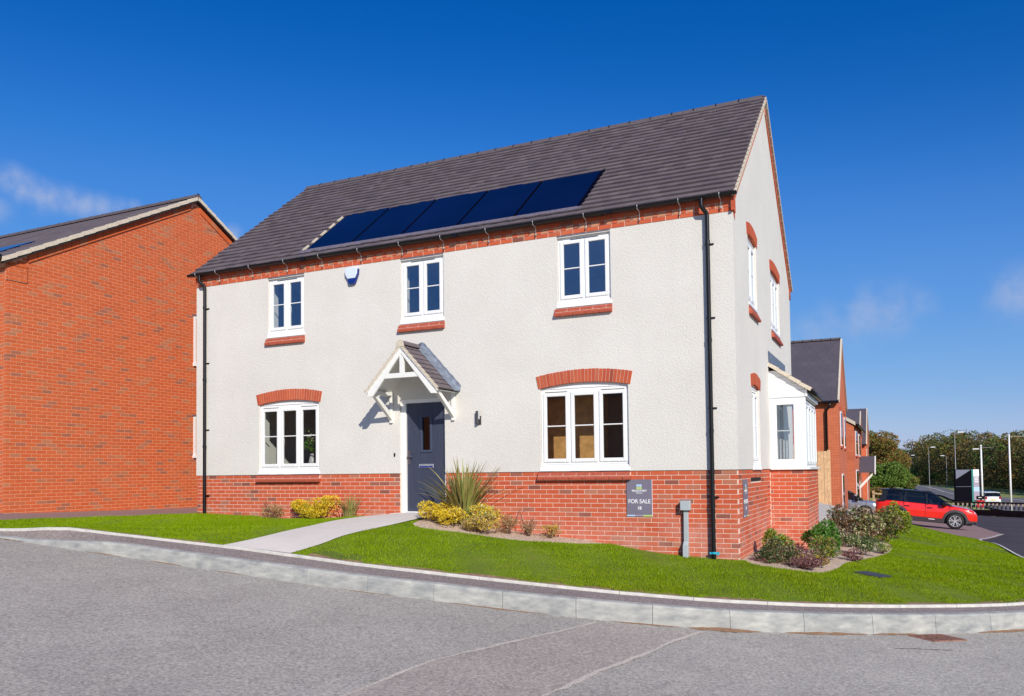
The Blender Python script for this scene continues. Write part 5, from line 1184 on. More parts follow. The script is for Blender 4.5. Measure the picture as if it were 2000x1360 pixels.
# ------------------------------------------------------------------ brick houses
def brick_tex(name, a, b_, mo_, off=.5):
    m, t, b = new_mat(name); g_ = node(t, 'ShaderNodeSeparateXYZ'); t.links.new(wpos(t), g_.inputs[0]); cmb = node(t, 'ShaderNodeCombineXYZ')
    t.links.new(mth(t, 'ADD', g_.outputs[0], g_.outputs[1]), cmb.inputs[0]); t.links.new(g_.outputs[2], cmb.inputs[1])
    br = node(t, 'ShaderNodeTexBrick'); br.inputs['Scale'].default_value = 1; br.inputs['Brick Width'].default_value = .225; br.inputs['Row Height'].default_value = .075; br.inputs['Mortar Size'].default_value = .006
    br.inputs['Color1'].default_value = (*a, 1); br.inputs['Color2'].default_value = (*b_, 1); br.inputs['Mortar'].default_value = (*mo_, 1); t.links.new(cmb.outputs[0], br.inputs['Vector'])
    c = mixc(t, mrange(t, noise(t, 1.1, 4), .5, .7, 0, .5), br.outputs[0], tuple(x * .7 for x in a)); t.links.new(c, b.inputs['Base Color']); b.inputs['Roughness'].default_value = .9
    bump(t, b, br.outputs['Fac'], -.4, .006); return m
M['brickfar'] = brick_tex("distant_red_brick", (.60, .135, .05), (.50, .105, .042), (.60, .27, .17))
NX, NY0, NYR, NY1, NZE, NZR = -2.877, -2.225, 2.64, 7.50, 4.42, 7.12
nh = thing("brick_house", "orange-red brick house with a plain gable wall at the left edge", "house", (-7, 2.6, -.9), "brick houses of the street")
ns = (NZR - NZE) / (NYR - (NY0 - .08))
def nroof(y): return NZR - abs(y - NYR) * ns
body = MB().add([(x_, y_, z_) for x_ in (-12, NX - .0045) for (y_, z_) in ((NY0 + .0045, -1.6), (NY1, -1.6), (NY1, nroof(NY1)), (NYR, NZR - .03), (NY0 + .0045, nroof(NY0) - .02))], [(4, 3, 2, 1, 0), (5, 6, 7, 8, 9), (0, 1, 6, 5), (1, 2, 7, 6), (2, 3, 8, 7), (3, 4, 9, 8), (4, 0, 5, 9)]).build("gable_wall", M['mortar_orange'], nh)
NB = []
n_ops = [(2.60, 3.62, 2.80, 4.10), (2.60, 3.62, .45, 1.52)]
for a, b_, c0, c1 in courses(NY0, NY1, -1.0, nroof(NYR) - .1, .0, ops=n_ops, keep=lambda u, z: z < nroof(u) - .15 and z > lz(NX, u) - .12): NB.append((NX - .1, NX + jit(), a, b_, c0, c1))
for a, b_, c0, c1 in courses(-6.0, NX - .11, -1.0, 4.3, .11, keep=lambda u, z: z > lz(u, NY0) - .12): NB.append((a, b_, NY0 + jit(), NY0 + .1, c0, c1))
place_pieces("brick", NB, M['brick_orange'], body, nh, "brickwork", 300, key=lambda b: (b[2] - NY0) ** 2 * 1.0 + (b[4] - 1.2) ** 2 * .55 + (0 if b[1] > NX - .05 else 40))
rk = MB()
Lr = math.hypot(NYR - NY0 + .05, (NYR - NY0 + .05) * ns); n_ = int(Lr / .225)
for sg in (1, -1):
    for i in range(n_):
        ya = NY0 + .42 + (i * .225) / Lr * (NYR - NY0); yb_ = ya + .215 / Lr * (NYR - NY0)
        if yb_ > NYR + .0: continue
        if sg < 0: ya, yb_ = 2 * NYR - ya, 2 * NYR - yb_
        rk.hexa([(x_, y_, nroof(y_) - dz) for x_ in (NX - .02, NX + .026) for y_ in (ya, yb_) for dz in (.235, .03)])
rk.build("verge_brickwork", M['brick_orange'], nh, kind='stuff')
kn = []
for a, b_, c0, c1 in courses(NY0 - .03, NY0 + .40, 4.02, 4.40, .03, keep=lambda u, z: z < nroof(u) - .02): kn.append((NX - .02, NX + .026 + jit(), a, b_, c0, c1))
boxes_mesh("kneeler", kn, M['brick_orange'], nh, kind='')
MB().box(NX - .03, NX + .02, NY0 - .028, NY0 + .40, 4.02, 4.32).build("kneeler_core", M['mortar_orange'], nh)
rf = MB()
for sg in (1, -1):
    rf.hexa([(x_, y_ if sg == 1 else 2 * NYR - y_, z_ + dz) for x_ in (-12.1, NX + .10) for (y_, z_) in ((NY0 - .16, nroof(NY0 - .16)), (NYR, NZR)) for dz in (.0, .03)])
rf = rf.build("roof", M['slate'], nh)
tl = MB()
nr_ = 17; gy0 = (NYR - NY0 + .16) / nr_
for i in range(nr_):
    x_ = NX + .11 - (i % 2) * .15
    while x_ > -12:
        a, b_ = x_ - .297, x_; x_ -= .30; y0 = NY0 - .16 + i * gy0; y1 = y0 + gy0 + .02
        tl.hexa([(xx, y_, nroof(y_) + dz) for xx in (a, b_) for (y_, (h0, h1)) in ((y0, (.045, .062)), (y1, (.032, .046))) for dz in (h0, h1)])
tl.build("roof_tiling", M['tile'], nh, fix=False, kind='stuff')
for sg in (1, -1):
    for i in range(nr_):
        y0 = NY0 - .17 + i * gy0; y1 = y0 + gy0 - .005
        if sg < 0: y0, y1 = 2 * NYR - y0, 2 * NYR - y1
        MB().hexa([(xx, y_, nroof(y_) + dz + (.012 if y_ == y0 else 0)) for xx in (NX + .06, NX + .125) for y_ in (y0, y1) for dz in (-.035, .058)]).build("verge_cap", M['cream'], rf)
x_ = NX + .12; n = 7
while x_ > -12:
    V_ = [(xx, NYR - math.cos(math.pi * k / 6) * .12, NZR + .01 + math.sin(math.pi * k / 6) * .11) for xx in (x_, x_ - .44) for k in range(7)]
    MB().add(V_, [(k, k + 1, 8 + k, 7 + k) for k in range(6)] + [tuple(range(7)), tuple(range(13, 6, -1))]).build("ridge_tile", M['ridge'], rf)
    MB().box(x_ - .01, x_ + .01, NYR - .03, NYR + .03, NZR + .115, NZR + .13).build("ridge_clip", M['black'], rf); x_ -= .448
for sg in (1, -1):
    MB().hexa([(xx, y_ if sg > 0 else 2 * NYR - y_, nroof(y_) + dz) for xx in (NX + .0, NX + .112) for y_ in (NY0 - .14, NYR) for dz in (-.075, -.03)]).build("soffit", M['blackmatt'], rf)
gg = MB().tube([(-12, NY0 - .22, nroof(NY0) - .03), (NX + .08, NY0 - .22, nroof(NY0) - .03)], .06, 10).build("gutter", M['black'], nh, smooth=True)
for i in range(3):
    x1_ = -4.5 - i * 1.1; MB().hexa([(xx, y_, nroof(y_) + dz) for xx in (x1_ - 1.08, x1_) for y_ in (-1.5, -.55) for dz in (.03, .078)]).build("solar_panel", M['solar'], rf)
for (a, b_, c0, c1) in n_ops:
    fr = MB().box(NX - .06, NX + .012, a, a + .07, c0, c1).box(NX - .06, NX + .012, b_ - .07, b_, c0, c1).box(NX - .06, NX + .011, a + .07, b_ - .07, c1 - .07, c1).box(NX - .06, NX + .05, a - .02, b_ + .02, c0, c0 + .08).build("window", M['white'], nh)
    MB().add([(NX - .02, a + .07, c0 + .08), (NX - .02, b_ - .07, c0 + .08), (NX - .02, b_ - .07, c1 - .07), (NX - .02, a + .07, c1 - .07)], [(0, 1, 2, 3)]).build("pane", M['carglass'], fr)
    MB().box(NX - .02, NX + .03, a - .04, b_ + .04, c1, c1 + .03).build("lintel", M['leadp'], fr)

def far_house(label, x0, x1, y0, depth, ze, zr, zb, windows=(), rows=0, pipe=None, along='x', extra=None, group="brick houses of the street"):
    h_ = thing("brick_house", label, "house", ((x0 + x1) / 2, y0 + depth / 2, zb), group); yr = y0 + depth / 2
    if along == 'x':   # ridge along x, gables face +-x
        MB().add([(x_, y_, z_) for x_ in (x0, x1) for (y_, z_) in ((y0, zb), (y0 + depth, zb), (y0 + depth, ze), (yr, zr), (y0, ze))], [(4, 3, 2, 1, 0), (5, 6, 7, 8, 9), (0, 1, 6, 5), (1, 2, 7, 6), (2, 3, 8, 7), (3, 4, 9, 8), (4, 0, 5, 9)]).build("brick_wall", M['brickfar'], h_)
        s_ = (zr - ze) / (depth / 2); rf = MB()
        for sg in (1, -1):
            ff = lambda y_: y_ if sg == 1 else 2 * yr - y_
            rf.hexa([(x_, ff(y_), z_ + dz) for x_ in (x0 - .05, x1 + .03) for (y_, z_) in ((y0 - .22, ze - .22 * s_ + .02), (yr, zr + .02)) for dz in (0, .06)])
        rf = rf.build("roof", M['slate'], h_)
        if rows:
            gy1 = (depth / 2 + .24) / rows; tw_ = .36
            for i in range(rows):
                xx = x1 + .05 - (i % 2) * tw_ / 2
                while xx > x1 - 3.3:
                    a, b_ = max(xx - tw_ + .006, x1 - 3.4), xx; xx -= tw_; ya = y0 - .24 + i * gy1; yb_ = ya + gy1 + .02
                    MB().hexa([(q_, y_, ze + (y_ - y0) * s_ + .08 + dz) for q_ in (a, b_) for (y_, (h0, h1)) in ((ya, (.01, .03)), (yb_, (-.005, .012))) for dz in (h0, h1)]).build("roof_tile", M['slate'], rf)
            q_ = x1
            for i in range(9): MB().box(q_ - .44, q_, yr - .12, yr + .12, zr + .07, zr + .16).build("ridge_tile", M['ridge'], rf); MB().box(q_ - .012, q_ + .012, yr - .13, yr + .13, zr + .08, zr + .175).build("ridge_clip", M['black'], rf); q_ -= .448
        for sg in (1, -1):
            ff = lambda y_: y_ if sg == 1 else 2 * yr - y_
            MB().hexa([(x_, ff(y_), z_ + dz) for x_ in (x1 + .005, x1 + .09) for (y_, z_) in ((y0 - .22, ze - .22 * s_ + .02), (yr, zr + .02)) for dz in (-.03, .09)]).build("verge", M['cream'], h_)
        MB().tube([(x0, y0 - .26, ze - .2), (x1 + .06, y0 - .26, ze - .2)], .07, 8).build("gutter", M['black'], h_)
    else:              # ridge along y, gable faces the camera, eave over the +x wall
        xr = x0; 
        MB().add([(x_, y_, z_) for y_ in (y0, y0 + depth) for (x_, z_) in ((x0 - 4, zb), (x1, zb), (x1, ze), (xr, zr), (x0 - 4, ze))], [(0, 1, 2, 3, 4), (9, 8, 7, 6, 5), (0, 5, 6, 1), (1, 6, 7, 2), (2, 7, 8, 3), (3, 8, 9, 4), (4, 9, 5, 0)]).build("brick_wall", M['brickfar'], h_)
        s_ = (zr - ze) / (x1 - xr)
        MB().hexa([(x_, y_, z_ + dz) for (x_, z_) in ((xr, zr), (x1 + .22, ze - .22 * s_)) for y_ in (y0 - .04, y0 + depth) for dz in (.02, .10)]).build("roof", M['slate'], h_)
        MB().hexa([(x_, y_, z_ + dz) for (x_, z_) in ((xr, zr), (x1 + .10, ze - .10 * s_)) for y_ in (y0 - .10, y0 - .03) for dz in (-.10, .12)]).build("verge", M['cream'], h_)
        MB().tube([(x1 + .26, y0 - .05, ze - .14), (x1 + .26, y0 + depth, ze - .14)], .07, 8).build("gutter", M['black'], h_)
    for (ya, yb_, c0, c1, nl) in windows:
        fr = MB().box(x1 - .02, x1 + .035, ya, yb_, c0, c1); fr = fr.build("window", M['white'], h_); pw = (yb_ - ya - .07) / nl
        for i in range(nl):
            MB().box(x1 + .03, x1 + .045, ya + .07 + i * pw, ya + i * pw + pw, c0 + .10, (c0 + c1) / 2 - .02).build("pane", M['carglass'], fr); MB().box(x1 + .03, x1 + .045, ya + .07 + i * pw, ya + i * pw + pw, (c0 + c1) / 2 + .02, c1 - .08).build("pane", M['carglass'], fr)
        MB().box(x1, x1 + .09, ya - .05, yb_ + .05, c0 - .09, c0).build("sill", M['sill_tile'], fr)
    if pipe: MB().tube([(pipe + .18, y0 - .24, ze - .25), (pipe + .15, y0 - .2, ze - .42), (pipe, y0 - .09, ze - .6), (pipe, y0 - .09, zb)], .05, 8).build("downpipe", M['black'], h_, smooth=True)
    return h_
h2 = far_house("red brick house with slate roof and black downpipe behind the timber fence", 2.5, 10.93, 28.16, 6.7, 3.27, 6.42, -3.2, [(29.6, 30.7, 1.05, 2.75, 2), (32.6, 33.5, 1.0, 2.6, 2), (29.9, 31.1, -2.2, -.30, 1)], rows=14, pipe=10.42)
for i in range(2): MB().box(10.94, 10.965, 29.5 + i * 3, 30.8 + i * 2.9, 2.75, 2.98).build("window_arch", M['arch_brick'], h2)
h3 = far_house("lower red brick house with white windows and a slate porch, behind the slate-roofed one", 9.2, 11.03, 41.5, 12.2, 2.75, 3.85, -3.6, [(43.2, 45.6, .75, 2.35, 3), (48.0, 50.4, .75, 2.3, 3), (43.0, 46.0, -2.6, -.15, 3)], along='y')
MB().hexa([(x_, y_, z_ + dz) for x_ in (11.03, 12.0) for (y_, z_) in ((47.6, -.36), (49.0, .68)) for dz in (0, .09)]).build("porch_roof", M['slate'], h3); MB().hexa([(x_, 98 - y_, z_ + dz) for x_ in (11.03, 12.0) for (y_, z_) in ((47.6, -.36), (49.0, .68)) for dz in (0, .09)]).build("porch_roof", M['slate'], h3)
MB().box(12.0, 12.06, 47.55, 47.7, -.5, -.28).hexa([(x_, y_, z_ + dz) for x_ in (12.0, 12.07) for (y_, z_) in ((47.5, -.45), (49.0, .66)) for dz in (-.02, .12)]).build("porch_bargeboard", M['white_paint'], h3); MB().hexa([(x_, y_, z_) for (x_, z0_, z1_) in ((11.04, -1.5, -1.25), (11.9, -.52, -.36)) for y_ in (47.65, 47.8) for z_ in (z0_, z1_)]).build("porch_bracket", M['white_paint'], h3)
MB().box(11.03, 11.06, 48.4, 49.4, -2.9, -.75).build("front_door", M['white'], h3)
far_house("narrow slate-roofed house with pale verge behind the house with the porch", 3, 10.72, 57, 7, 1.9, 4.55, -3.8)
far_house("farthest red brick house, last of the row before the trees", 3, 11.05, 63, 7.5, 2.1, 5.2, -4, [(64.3, 65.4, -.3, 1.6, 1), (64.3, 65.6, -3.2, -1.0, 1)])

for k_, (xa_, hh_) in enumerate(((-44, 0), (-31, .5), (-17, -.3))):
    far_house(("brick house across the road, mirrored in the lower left window", "middle brick house across the road, mirrored in the front door glass", "brick house across the road, mirrored in the lower right window")[k_], xa_, xa_ + (10.5 if k_ < 2 else 17.5), -48 + k_, 8, 5.3 + hh_, 8.6 + hh_, -1.5)
# timber panel fence
fc = thing("timber_fence", "tall pale close-boarded timber fence between the bay window and the slate-roofed brick house", "fence", (10.4, 16.2, -1.2))
for i in range(24):
    x_ = 9.0 + i * .098; 
    if x_ > 11.28: break
    tp = .80 if x_ < 10.85 else .56; zb_ = lz(x_, 16.2) - .03; MB().box(x_, x_ + .094, 16.2 + (i % 2) * .012, 16.218 + (i % 2) * .012, zb_, tp).build("board", M['fence'], fc)
for x_ in (9.0, 10.83, 11.26): MB().box(x_, x_ + .09, 16.235, 16.33, -1.4, .6).build("post", M['fence'], fc)
for z_ in (-.6, .3): MB().box(9.0, 11.3, 16.231, 16.28, z_, z_ + .08).build("arris_rail", M['fence'], fc)
pf = thing("rail_fence", "low pale post and rail fence between the far houses and the red car", "fence", (13.5, 57, -3.2))
for x_ in (11.6, 13.5, 15.3): z_ = lz(x_, 57); MB().box(x_, x_ + .16, 57, 57.14, z_ - .2, z_ + 1.35).build("post", M['rail'], pf)
for k in (.55, 1.1): MB().hexa([(x_, y_, lz(x_, 57) + k + dz) for x_ in (11.6, 15.4) for y_ in (56.95, 57.0) for dz in (0, .13)]).build("rail", M['rail'], pf)

# ------------------------------------------------------------------ vehicles
def car(label, loc, rotz, pitch, paint, L=4.02, Wd=.90, Hh=1.50, rear=False, wheels='spoke', roofm='black', group=None, clad=True, estate=1.0):
    t_ = thing("parked_car" if not rear else "car", label, "car", loc, group, local=True); t_.rotation_euler = (0, pitch, rotz)
    hl = L / 2; xf, xr_ = hl - .86, -hl + .86; rw = .35; ra = .41
    xs = np.unique(np.round(np.r_[np.arange(-hl, hl + .001, .07), xf + np.cos(np.linspace(0, math.pi, 15)) * ra, xr_ + np.cos(np.linspace(0, math.pi, 15)) * ra, [hl - .02, hl - .05, -hl + .02, -hl + .05]], 3))
    def zbot(x_):
        z_ = .24 + (.06 if abs(x_) > hl - .4 else 0) + max(0, (abs(x_) - hl + .35)) * .25
        for c_ in (xf, xr_):
            if abs(x_ - c_) < ra: z_ = max(z_, .34 + math.sqrt(max(0, ra * ra - (x_ - c_) ** 2)) * .98)
        return z_
    ztop = lambda x_: float(np.interp(x_, [-hl, -hl + .03, -hl + .12, -hl + .5, 0, hl - 1.2, hl - .95, hl - .5, hl - .20, hl - .06, hl], [.62, .88, .98, 1.0, .97, .96, .95, .90, .83, .72, .56]))
    def hw(x_, z_):
        w_ = Wd * float(np.interp(x_, [-hl, -hl + .08, -hl + .35, -1.2, 1.2, hl - .45, hl - .15, hl], [.74, .87, .95, 1, 1, .965, .87, .66])); 
        return w_ * (1 - .035 * max(0, (z_ - .72)) / .35 - .05 * max(0, (.45 - z_)) / .25)
    nr = 7; V_ = []; 
    for x_ in xs:
        zb_, zt_ = zbot(x_), ztop(x_); zt_ = max(zt_, zb_ + .02)
        ring = []
        for k in range(nr): z_ = zb_ + (zt_ - zb_) * k / (nr - 1); ring.append((hw(x_, z_) - (.035 if k == nr - 1 else 0), z_))
        top = [(ring[-1][0] * f_, zt_ + .035 * (1 - f_ ** 2) + .015) for f_ in (.93, .6, 0)]
        full = [(x_, -y_, z_) for y_, z_ in ring] + [(x_, -y_, z_) for y_, z_ in top] + [(x_, y_, z_) for y_, z_ in top[:2][::-1]] + [(x_, y_, z_) for y_, z_ in ring[::-1]]
        V_ += full
    m_ = len(full); fs = [(i * m_ + k, (i + 1) * m_ + k, (i + 1) * m_ + k + 1, i * m_ + k + 1) for i in range(len(xs) - 1) for k in range(m_ - 1)] + [tuple(range(m_)), tuple(range(len(V_) - 1, len(V_) - m_ - 1, -1))]
    body = MB().add(V_, fs).build("body", M[paint], t_, smooth=True); md = body.modifiers.new('es', 'EDGE_SPLIT'); md.split_angle = .75
    MB().box(-hl + .15, hl - .2, -Wd * .80, Wd * .80, .20, .85).build("underbody", M['blackmatt'], t_)
    if clad:
        for sg in (-1, 1):
            V_ = []; 
            for x_ in xs:
                zb_ = zbot(x_) - .012; arch_ = any(abs(x_ - c_) < ra + .005 for c_ in (xf, xr_)); 
                near = min(abs(x_ - xf), abs(x_ - xr_)); hgt = .15
                zc = .24 + .17
                for c_ in (xf, xr_):
                    if abs(x_ - c_) < ra + .09: zc = max(zc, .34 + math.sqrt(max(0, (ra + .09) ** 2 - (x_ - c_) ** 2)))
                for z_ in (zb_, (zb_ + max(zc, zb_ + .04)) / 2, max(zc, zb_ + .04)): V_.append((x_, sg * (hw(x_, z_) + .014), z_))
            MB().add(V_, [(i * 3 + k, (i + 1) * 3 + k, (i + 1) * 3 + k + 1, i * 3 + k + 1) for i in range(len(xs) - 1) for k in range(2)]).build("cladding", M['cladding'], t_, smooth=True, fix=False)
    # greenhouse
    xw, xtf, xtr, xe = hl - 1.0, hl - 1.72, -hl + .34, -hl + .12; zb0, zt0 = .985, Hh - .06
    def ghw(z_): return Wd * .93 - (z_ - zb0) * .30
    prof = [(xw, zb0), (xtf, zt0), (xtf - .5, zt0 + .035), (xtr, zt0 - .015), (xe, zb0 + .02)]
    gl_ = MB(); P_ = [(x_, sg * ghw(z_), z_) for sg in (-1, 1) for x_, z_ in prof]; gl_.add(P_, [(0, 1, 2, 3, 4), (9, 8, 7, 6, 5)])
    gl_.build("side_glass", M['carglass'], t_, fix=False)
    g2 = MB(); g2.add([P_[0], P_[1], P_[6], P_[5]], [(0, 1, 2, 3)]); g2.build("windscreen", M['carglass'], t_, fix=False); g2 = MB(); g2.add([P_[3], P_[4], P_[9], P_[8]], [(0, 1, 2, 3)]); g2.build("rear_window", M['carglass'], t_, fix=False)
    rfm = MB(); nn = 9; V_ = []
    rx_ = [xtf + .05, xtf, xtf - .5, -.7, xtr, xtr - .14]
    rz_ = [zt0 - .03, zt0 + .012, zt0 + .05, zt0 + .055, zt0 + .01, zt0 - .035]
    for x_, z_ in zip(rx_, rz_):
        for k in range(nn): f_ = -1 + 2 * k / (nn - 1); V_.append((x_, f_ * (ghw(zt0) + .015), z_ + .035 * (1 - f_ ** 4)))
        for k in range(nn): f_ = 1 - 2 * k / (nn - 1); V_.append((x_, f_ * (ghw(zt0) + .02), z_ - .035))
    m2 = 2 * nn; rfm.add(V_, [(i * m2 + k, i * m2 + (k + 1) % m2, (i + 1) * m2 + (k + 1) % m2, (i + 1) * m2 + k) for i in range(len(rx_) - 1) for k in range(m2)] + [tuple(range(m2)), tuple(range(5 * m2, 6 * m2))]); rfm.build("roof", M[roofm], t_, smooth=True)
    pl = MB()
    def pillar(xb_, xt_, w0, w1, dd=.008):
        for sg in (-1, 1): MB().hexa([(x_ + a, sg * (ghw(z_) + dd * s2), z_) for (x_, z_, w_) in ((xb_, zb0 - .03, w0), (xt_, zt0 + .01, w1)) for a in (0, w_) for s2 in (-1, 1)]).build('pillar', M['black'], t_)
    pillar(xw - .03, xtf - .02, .07, .05); pillar(.0, -.06, .07, .07); pillar(-.90, -.86, .08, .08); pillar(xe - .02, xtr - .05, .30, .18)
    for sx_ in (.28, -.72):
        for sy_ in (-.38, .38): MB().hexa([(sx_ + a - (z_ - .6) * .22, sy_ + b_, z_) for a in (-.06, .06) for b_ in (-.22, .22) for z_ in (.6, 1.12)]).hexa([(sx_ - .15 + a, sy_ + b_, z_) for a in (-.05, .05) for b_ in (-.12, .12) for z_ in (1.14, 1.32)]).build("seat", M['grey_plastic'], t_, bevel=.03)
    for sg in (-1, 1):
        mr_ = MB().hexa([(x_, sg * y_, z_) for x_ in (xw - .42, xw - .22) for y_ in (Wd * .93, Wd + .17) for z_ in (.97, 1.12)]); mr_.build("wing_mirror", M['black'], t_, bevel=.03)
        MB().hexa([(x_, sg * y_, z_) for x_ in (hl - .42, hl - .12) for y_ in (hw(hl - .3, .75) - .12, hw(hl - .3, .75) + .005 - (x_ > hl - .2) * .09) for z_ in (.66, .80)]).build("headlight", M['lamp_lens'], t_, bevel=.03)
        MB().hexa([(x_, sg * y_, z_) for x_ in (-hl - .005, -hl + .20) for y_ in (hw(-hl + .05, .9) - .16, hw(-hl + .12, .9) + .004) for z_ in (.74, .98)]).build("tail_light", M['tail'], t_, bevel=.02)
        for x_ in (.14, -.76): MB().box(x_ - .10, x_ + .10, sg * (hw(0, .85) + .0), sg * (hw(0, .85) + .03), .82, .85).build("door_handle", M['black'], t_)
        for x_ in (.92, -.02, -.9): MB().box(x_ - .004, x_ + .004, sg * (hw(0, .7) - .03), sg * (hw(0, .7) + .003), .42, .98).build("door_gap", M['void'], t_)
        for c_ in (xf, xr_):
            y_ = sg * (Wd - .11); o_ = sg
            ty = MB(); prof2 = [(.215, -.1), (.33, -.105), (rw, -.07), (rw, .07), (.33, .105), (.225, .1)]; n = 28; V_ = [(c_ + math.cos(2 * math.pi * k / n) * r_, y_ + d_ * 1.0, rw + math.sin(2 * math.pi * k / n) * r_) for k in range(n) for r_, d_ in prof2]
            ty.add(V_, [(k * 6 + j, k * 6 + j + 1, ((k + 1) % n) * 6 + j + 1, ((k + 1) % n) * 6 + j) for k in range(n) for j in range(5)]); wh = ty.build("wheel", M['blackmatt'], t_, smooth=True)
            rm = MB(); V_ = [(c_ + math.cos(2 * math.pi * k / n) * r_, y_ + d_ * o_, rw + math.sin(2 * math.pi * k / n) * r_) for k in range(n) for r_, d_ in ((.236, .102), (.222, .108), (.215, .06), (0, .05))]
            rm.add(V_, [(k * 4 + j, k * 4 + j + 1, ((k + 1) % n) * 4 + j + 1, ((k + 1) % n) * 4 + j) for k in range(n) for j in range(3)], 0); rm.build("rim", M['cladding'], wh, smooth=False)
            sp_ = MB()
            for k in range(5):
                a = 2 * math.pi * k / 5 + .3
                for da in (-.17, .17):
                    q_ = [(math.cos(a + da * 1.35) * .222, math.sin(a + da * 1.35) * .222), (math.cos(a + da * 1.35 + .17) * .222, math.sin(a + da * 1.35 + .17) * .222), (math.cos(a + da * .8) * .06, math.sin(a + da * .8) * .06), (math.cos(a + da * .8 + .5) * .06, math.sin(a + da * .8 + .5) * .06)]
                    sp_.hexa([(c_ + q_[i][0], y_ + o_ * d_, rw + q_[i][1]) for i in (0, 1) for d_ in (.08, .108)] + [(c_ + q_[i][0], y_ + o_ * d_, rw + q_[i][1]) for i in (2, 3) for d_ in (.07, .098)])
            sp_.tube([(c_, y_ + o_ * .07, rw), (c_, y_ + o_ * .106, rw)], .055, 12)
            rn = [(c_ + math.cos(2 * math.pi * k / n) * r_, y_ + .11 * o_, rw + math.sin(2 * math.pi * k / n) * r_) for k in range(n) for r_ in (.238, .222)]; sp_.add(rn, [(2 * k, 2 * k + 1, 2 * ((k + 1) % n) + 1, 2 * ((k + 1) % n)) for k in range(n)])
            sp_.build("wheel_spokes", M['alloy'], wh, fix=False)
    MB().box(hl - .10, hl - .01, -Wd * .62, Wd * .62, .26, .40).build("front_bumper", M['cladding'], t_, bevel=.03)
    MB().box(-hl - .01, -hl + .10, -Wd * .7, Wd * .7, .28, .48).build("rear_bumper", M['cladding'], t_, bevel=.03)
    if rear: MB().box(-hl - .02, -hl + .01, -.26, .26, .60, .70).build("number_plate", M['yplate'], t_)
    MB().box(-hl + .08, -hl + .40, -Wd * .60, Wd * .60, Hh - .075, Hh - .045).build("spoiler", M[roofm], t_, bevel=.01)
    return t_
_zc = (lz(15.5, 27.3) + lz(12.9, 27.3)) / 2
rc = car("glossy red car with black roof parked side on, on the block paved drive", (14.38, 28.05, _zc + .0), 0.0, math.atan((lz(12.9, 27.3) - lz(15.5, 27.3)) / 2.6), 'red')
for sg in (-1, 1): MB().box(-1.5, .2, sg * .66, sg * .69, 1.49, 1.52).build("roof_rail", M['black'], rc)
MB().box(.12, .36, -.93, -.912, .335, .365).build("sill_badge", M['ink_white'], rc)
car("silver-blue car, only its bonnet showing left of the red car", (10.35, 36.8, lz(11.5, 36.8) - .02), 0.0, .08, 'silver', L=4.4, Hh=1.45, clad=False)
car("white car seen from behind on the far road beyond the dark fence", (22.0, 89.0, lz(22.0, 89.0) + .14), math.radians(104), 0.0, 'whitecar', L=4.4, Hh=1.5, rear=True, roofm='whitecar', clad=False)

# ------------------------------------------------------------------ street furniture far right
def lamp_post(label, x, y, top, arm, dirx, mat='pole', r_=.055):
    z = lz(x, y); t_ = thing("street_lamp", label, "lamp post", (x, y, z), "lamp posts along the far road")
    MB().tube([(x, y, z - .3), (x, y, z + 1.5), (x, y, top)], [r_ * 1.25, r_ * 1.1, r_ * .6], 8).tube([(x, y, top - .02), (x + dirx * arm * .3, y, top + .08), (x + dirx * arm, y, top + .12)], r_ * .5, 6).build("column", M[mat], t_, smooth=True)
    MB().hexa([(x + dirx * arm + dx_, y + dy_, top + .12 + dz_) for dx_ in (-.1 * dirx, .75 * dirx) for dy_ in (-.16, .16) for dz_ in (-.08, .09)]).build("lantern", M['ink_white'], t_)
lamp_post("lamp post with lit-looking white head, leftmost above the green bushes", 16.86, 243, 3.1, .6, 1)
lamp_post("tall lamp post over the road, left of the black totem", 19.6, 178, 3.9, .5, 1)
lamp_post("slim lamp post against the wood between two taller posts", 24.6, 214, 2.5, .5, -1)
lamp_post("tallest lamp post, its head against the sky right above the black totem sign", 21.3, 124, 4.9, .5, 1, r_=.065)
lamp_post("pale lamp post with head turned left, close beside the shorter white flagpole", 25.8, 137, 2.6, .5, -1, mat='polew')
for lab, x, y, tp in (("shorter white flagpole with a thin arm at its top, right of the totem sign", 20.4, 73.0, 1.80), ("tallest white flagpole near the right edge of the photo", 22.2, 69.0, 2.58)):
    z = lz(x, y); t_ = thing("flagpole", lab, "flagpole", (x, y, z), "white flagpoles by the dark fence"); MB().tube([(x, y, z - .2), (x, y, z + 3), (x, y, tp)], [.085, .085, .06], 10).build("pole", M['polew'], t_, smooth=True); MB().tube([(x, y, tp), (x, y, tp + .12)], [.11, .06], 10).build("finial", M['polew'], t_)
    if 'shorter' in lab: MB().tube([(x, y, tp - .08), (x + 1.0, y, tp - .18)], .02, 6).build("arm", M['pole'], t_)
    else: MB().tube([(x, y, tp - .05), (x + 1.1, y, tp - .09)], .012, 5).build("arm", M['polew'], t_)
zt_ = lz(18.8, 69.5)
tm = thing("totem_sign", "tall black advertising totem with a grey corner and a narrow printed side strip", "sign", (18.8, 69.6, zt_))
def TQ(a, d, z): p0 = np.array([18.05, 69.35]); p1 = np.array([19.45, 70.0]); dd = (p1 - p0) / np.linalg.norm(p1 - p0); nn = np.array([dd[1], -dd[0]]); q_ = p0 + dd * a + nn * d; return (q_[0], q_[1], z)
MB().hexa([TQ(a, d, z) for a in (0, 1.45) for d in (-.25, 0) for z in (-3.45, -.28)]).build("panel", M['totemblack'], tm)
MB().add([TQ(.06, .01, -.32), TQ(1.40, .01, -.32), TQ(.06, .01, -1.15)], [(0, 2, 1)]).build("grey_corner", M['totemgrey'], tm)
MB().hexa([TQ(a, d, z) for a in (.03, 1.42) for d in (.004, .012) for z in (-1.83, -1.80)]).build("joint", M['totemgrey'], tm)
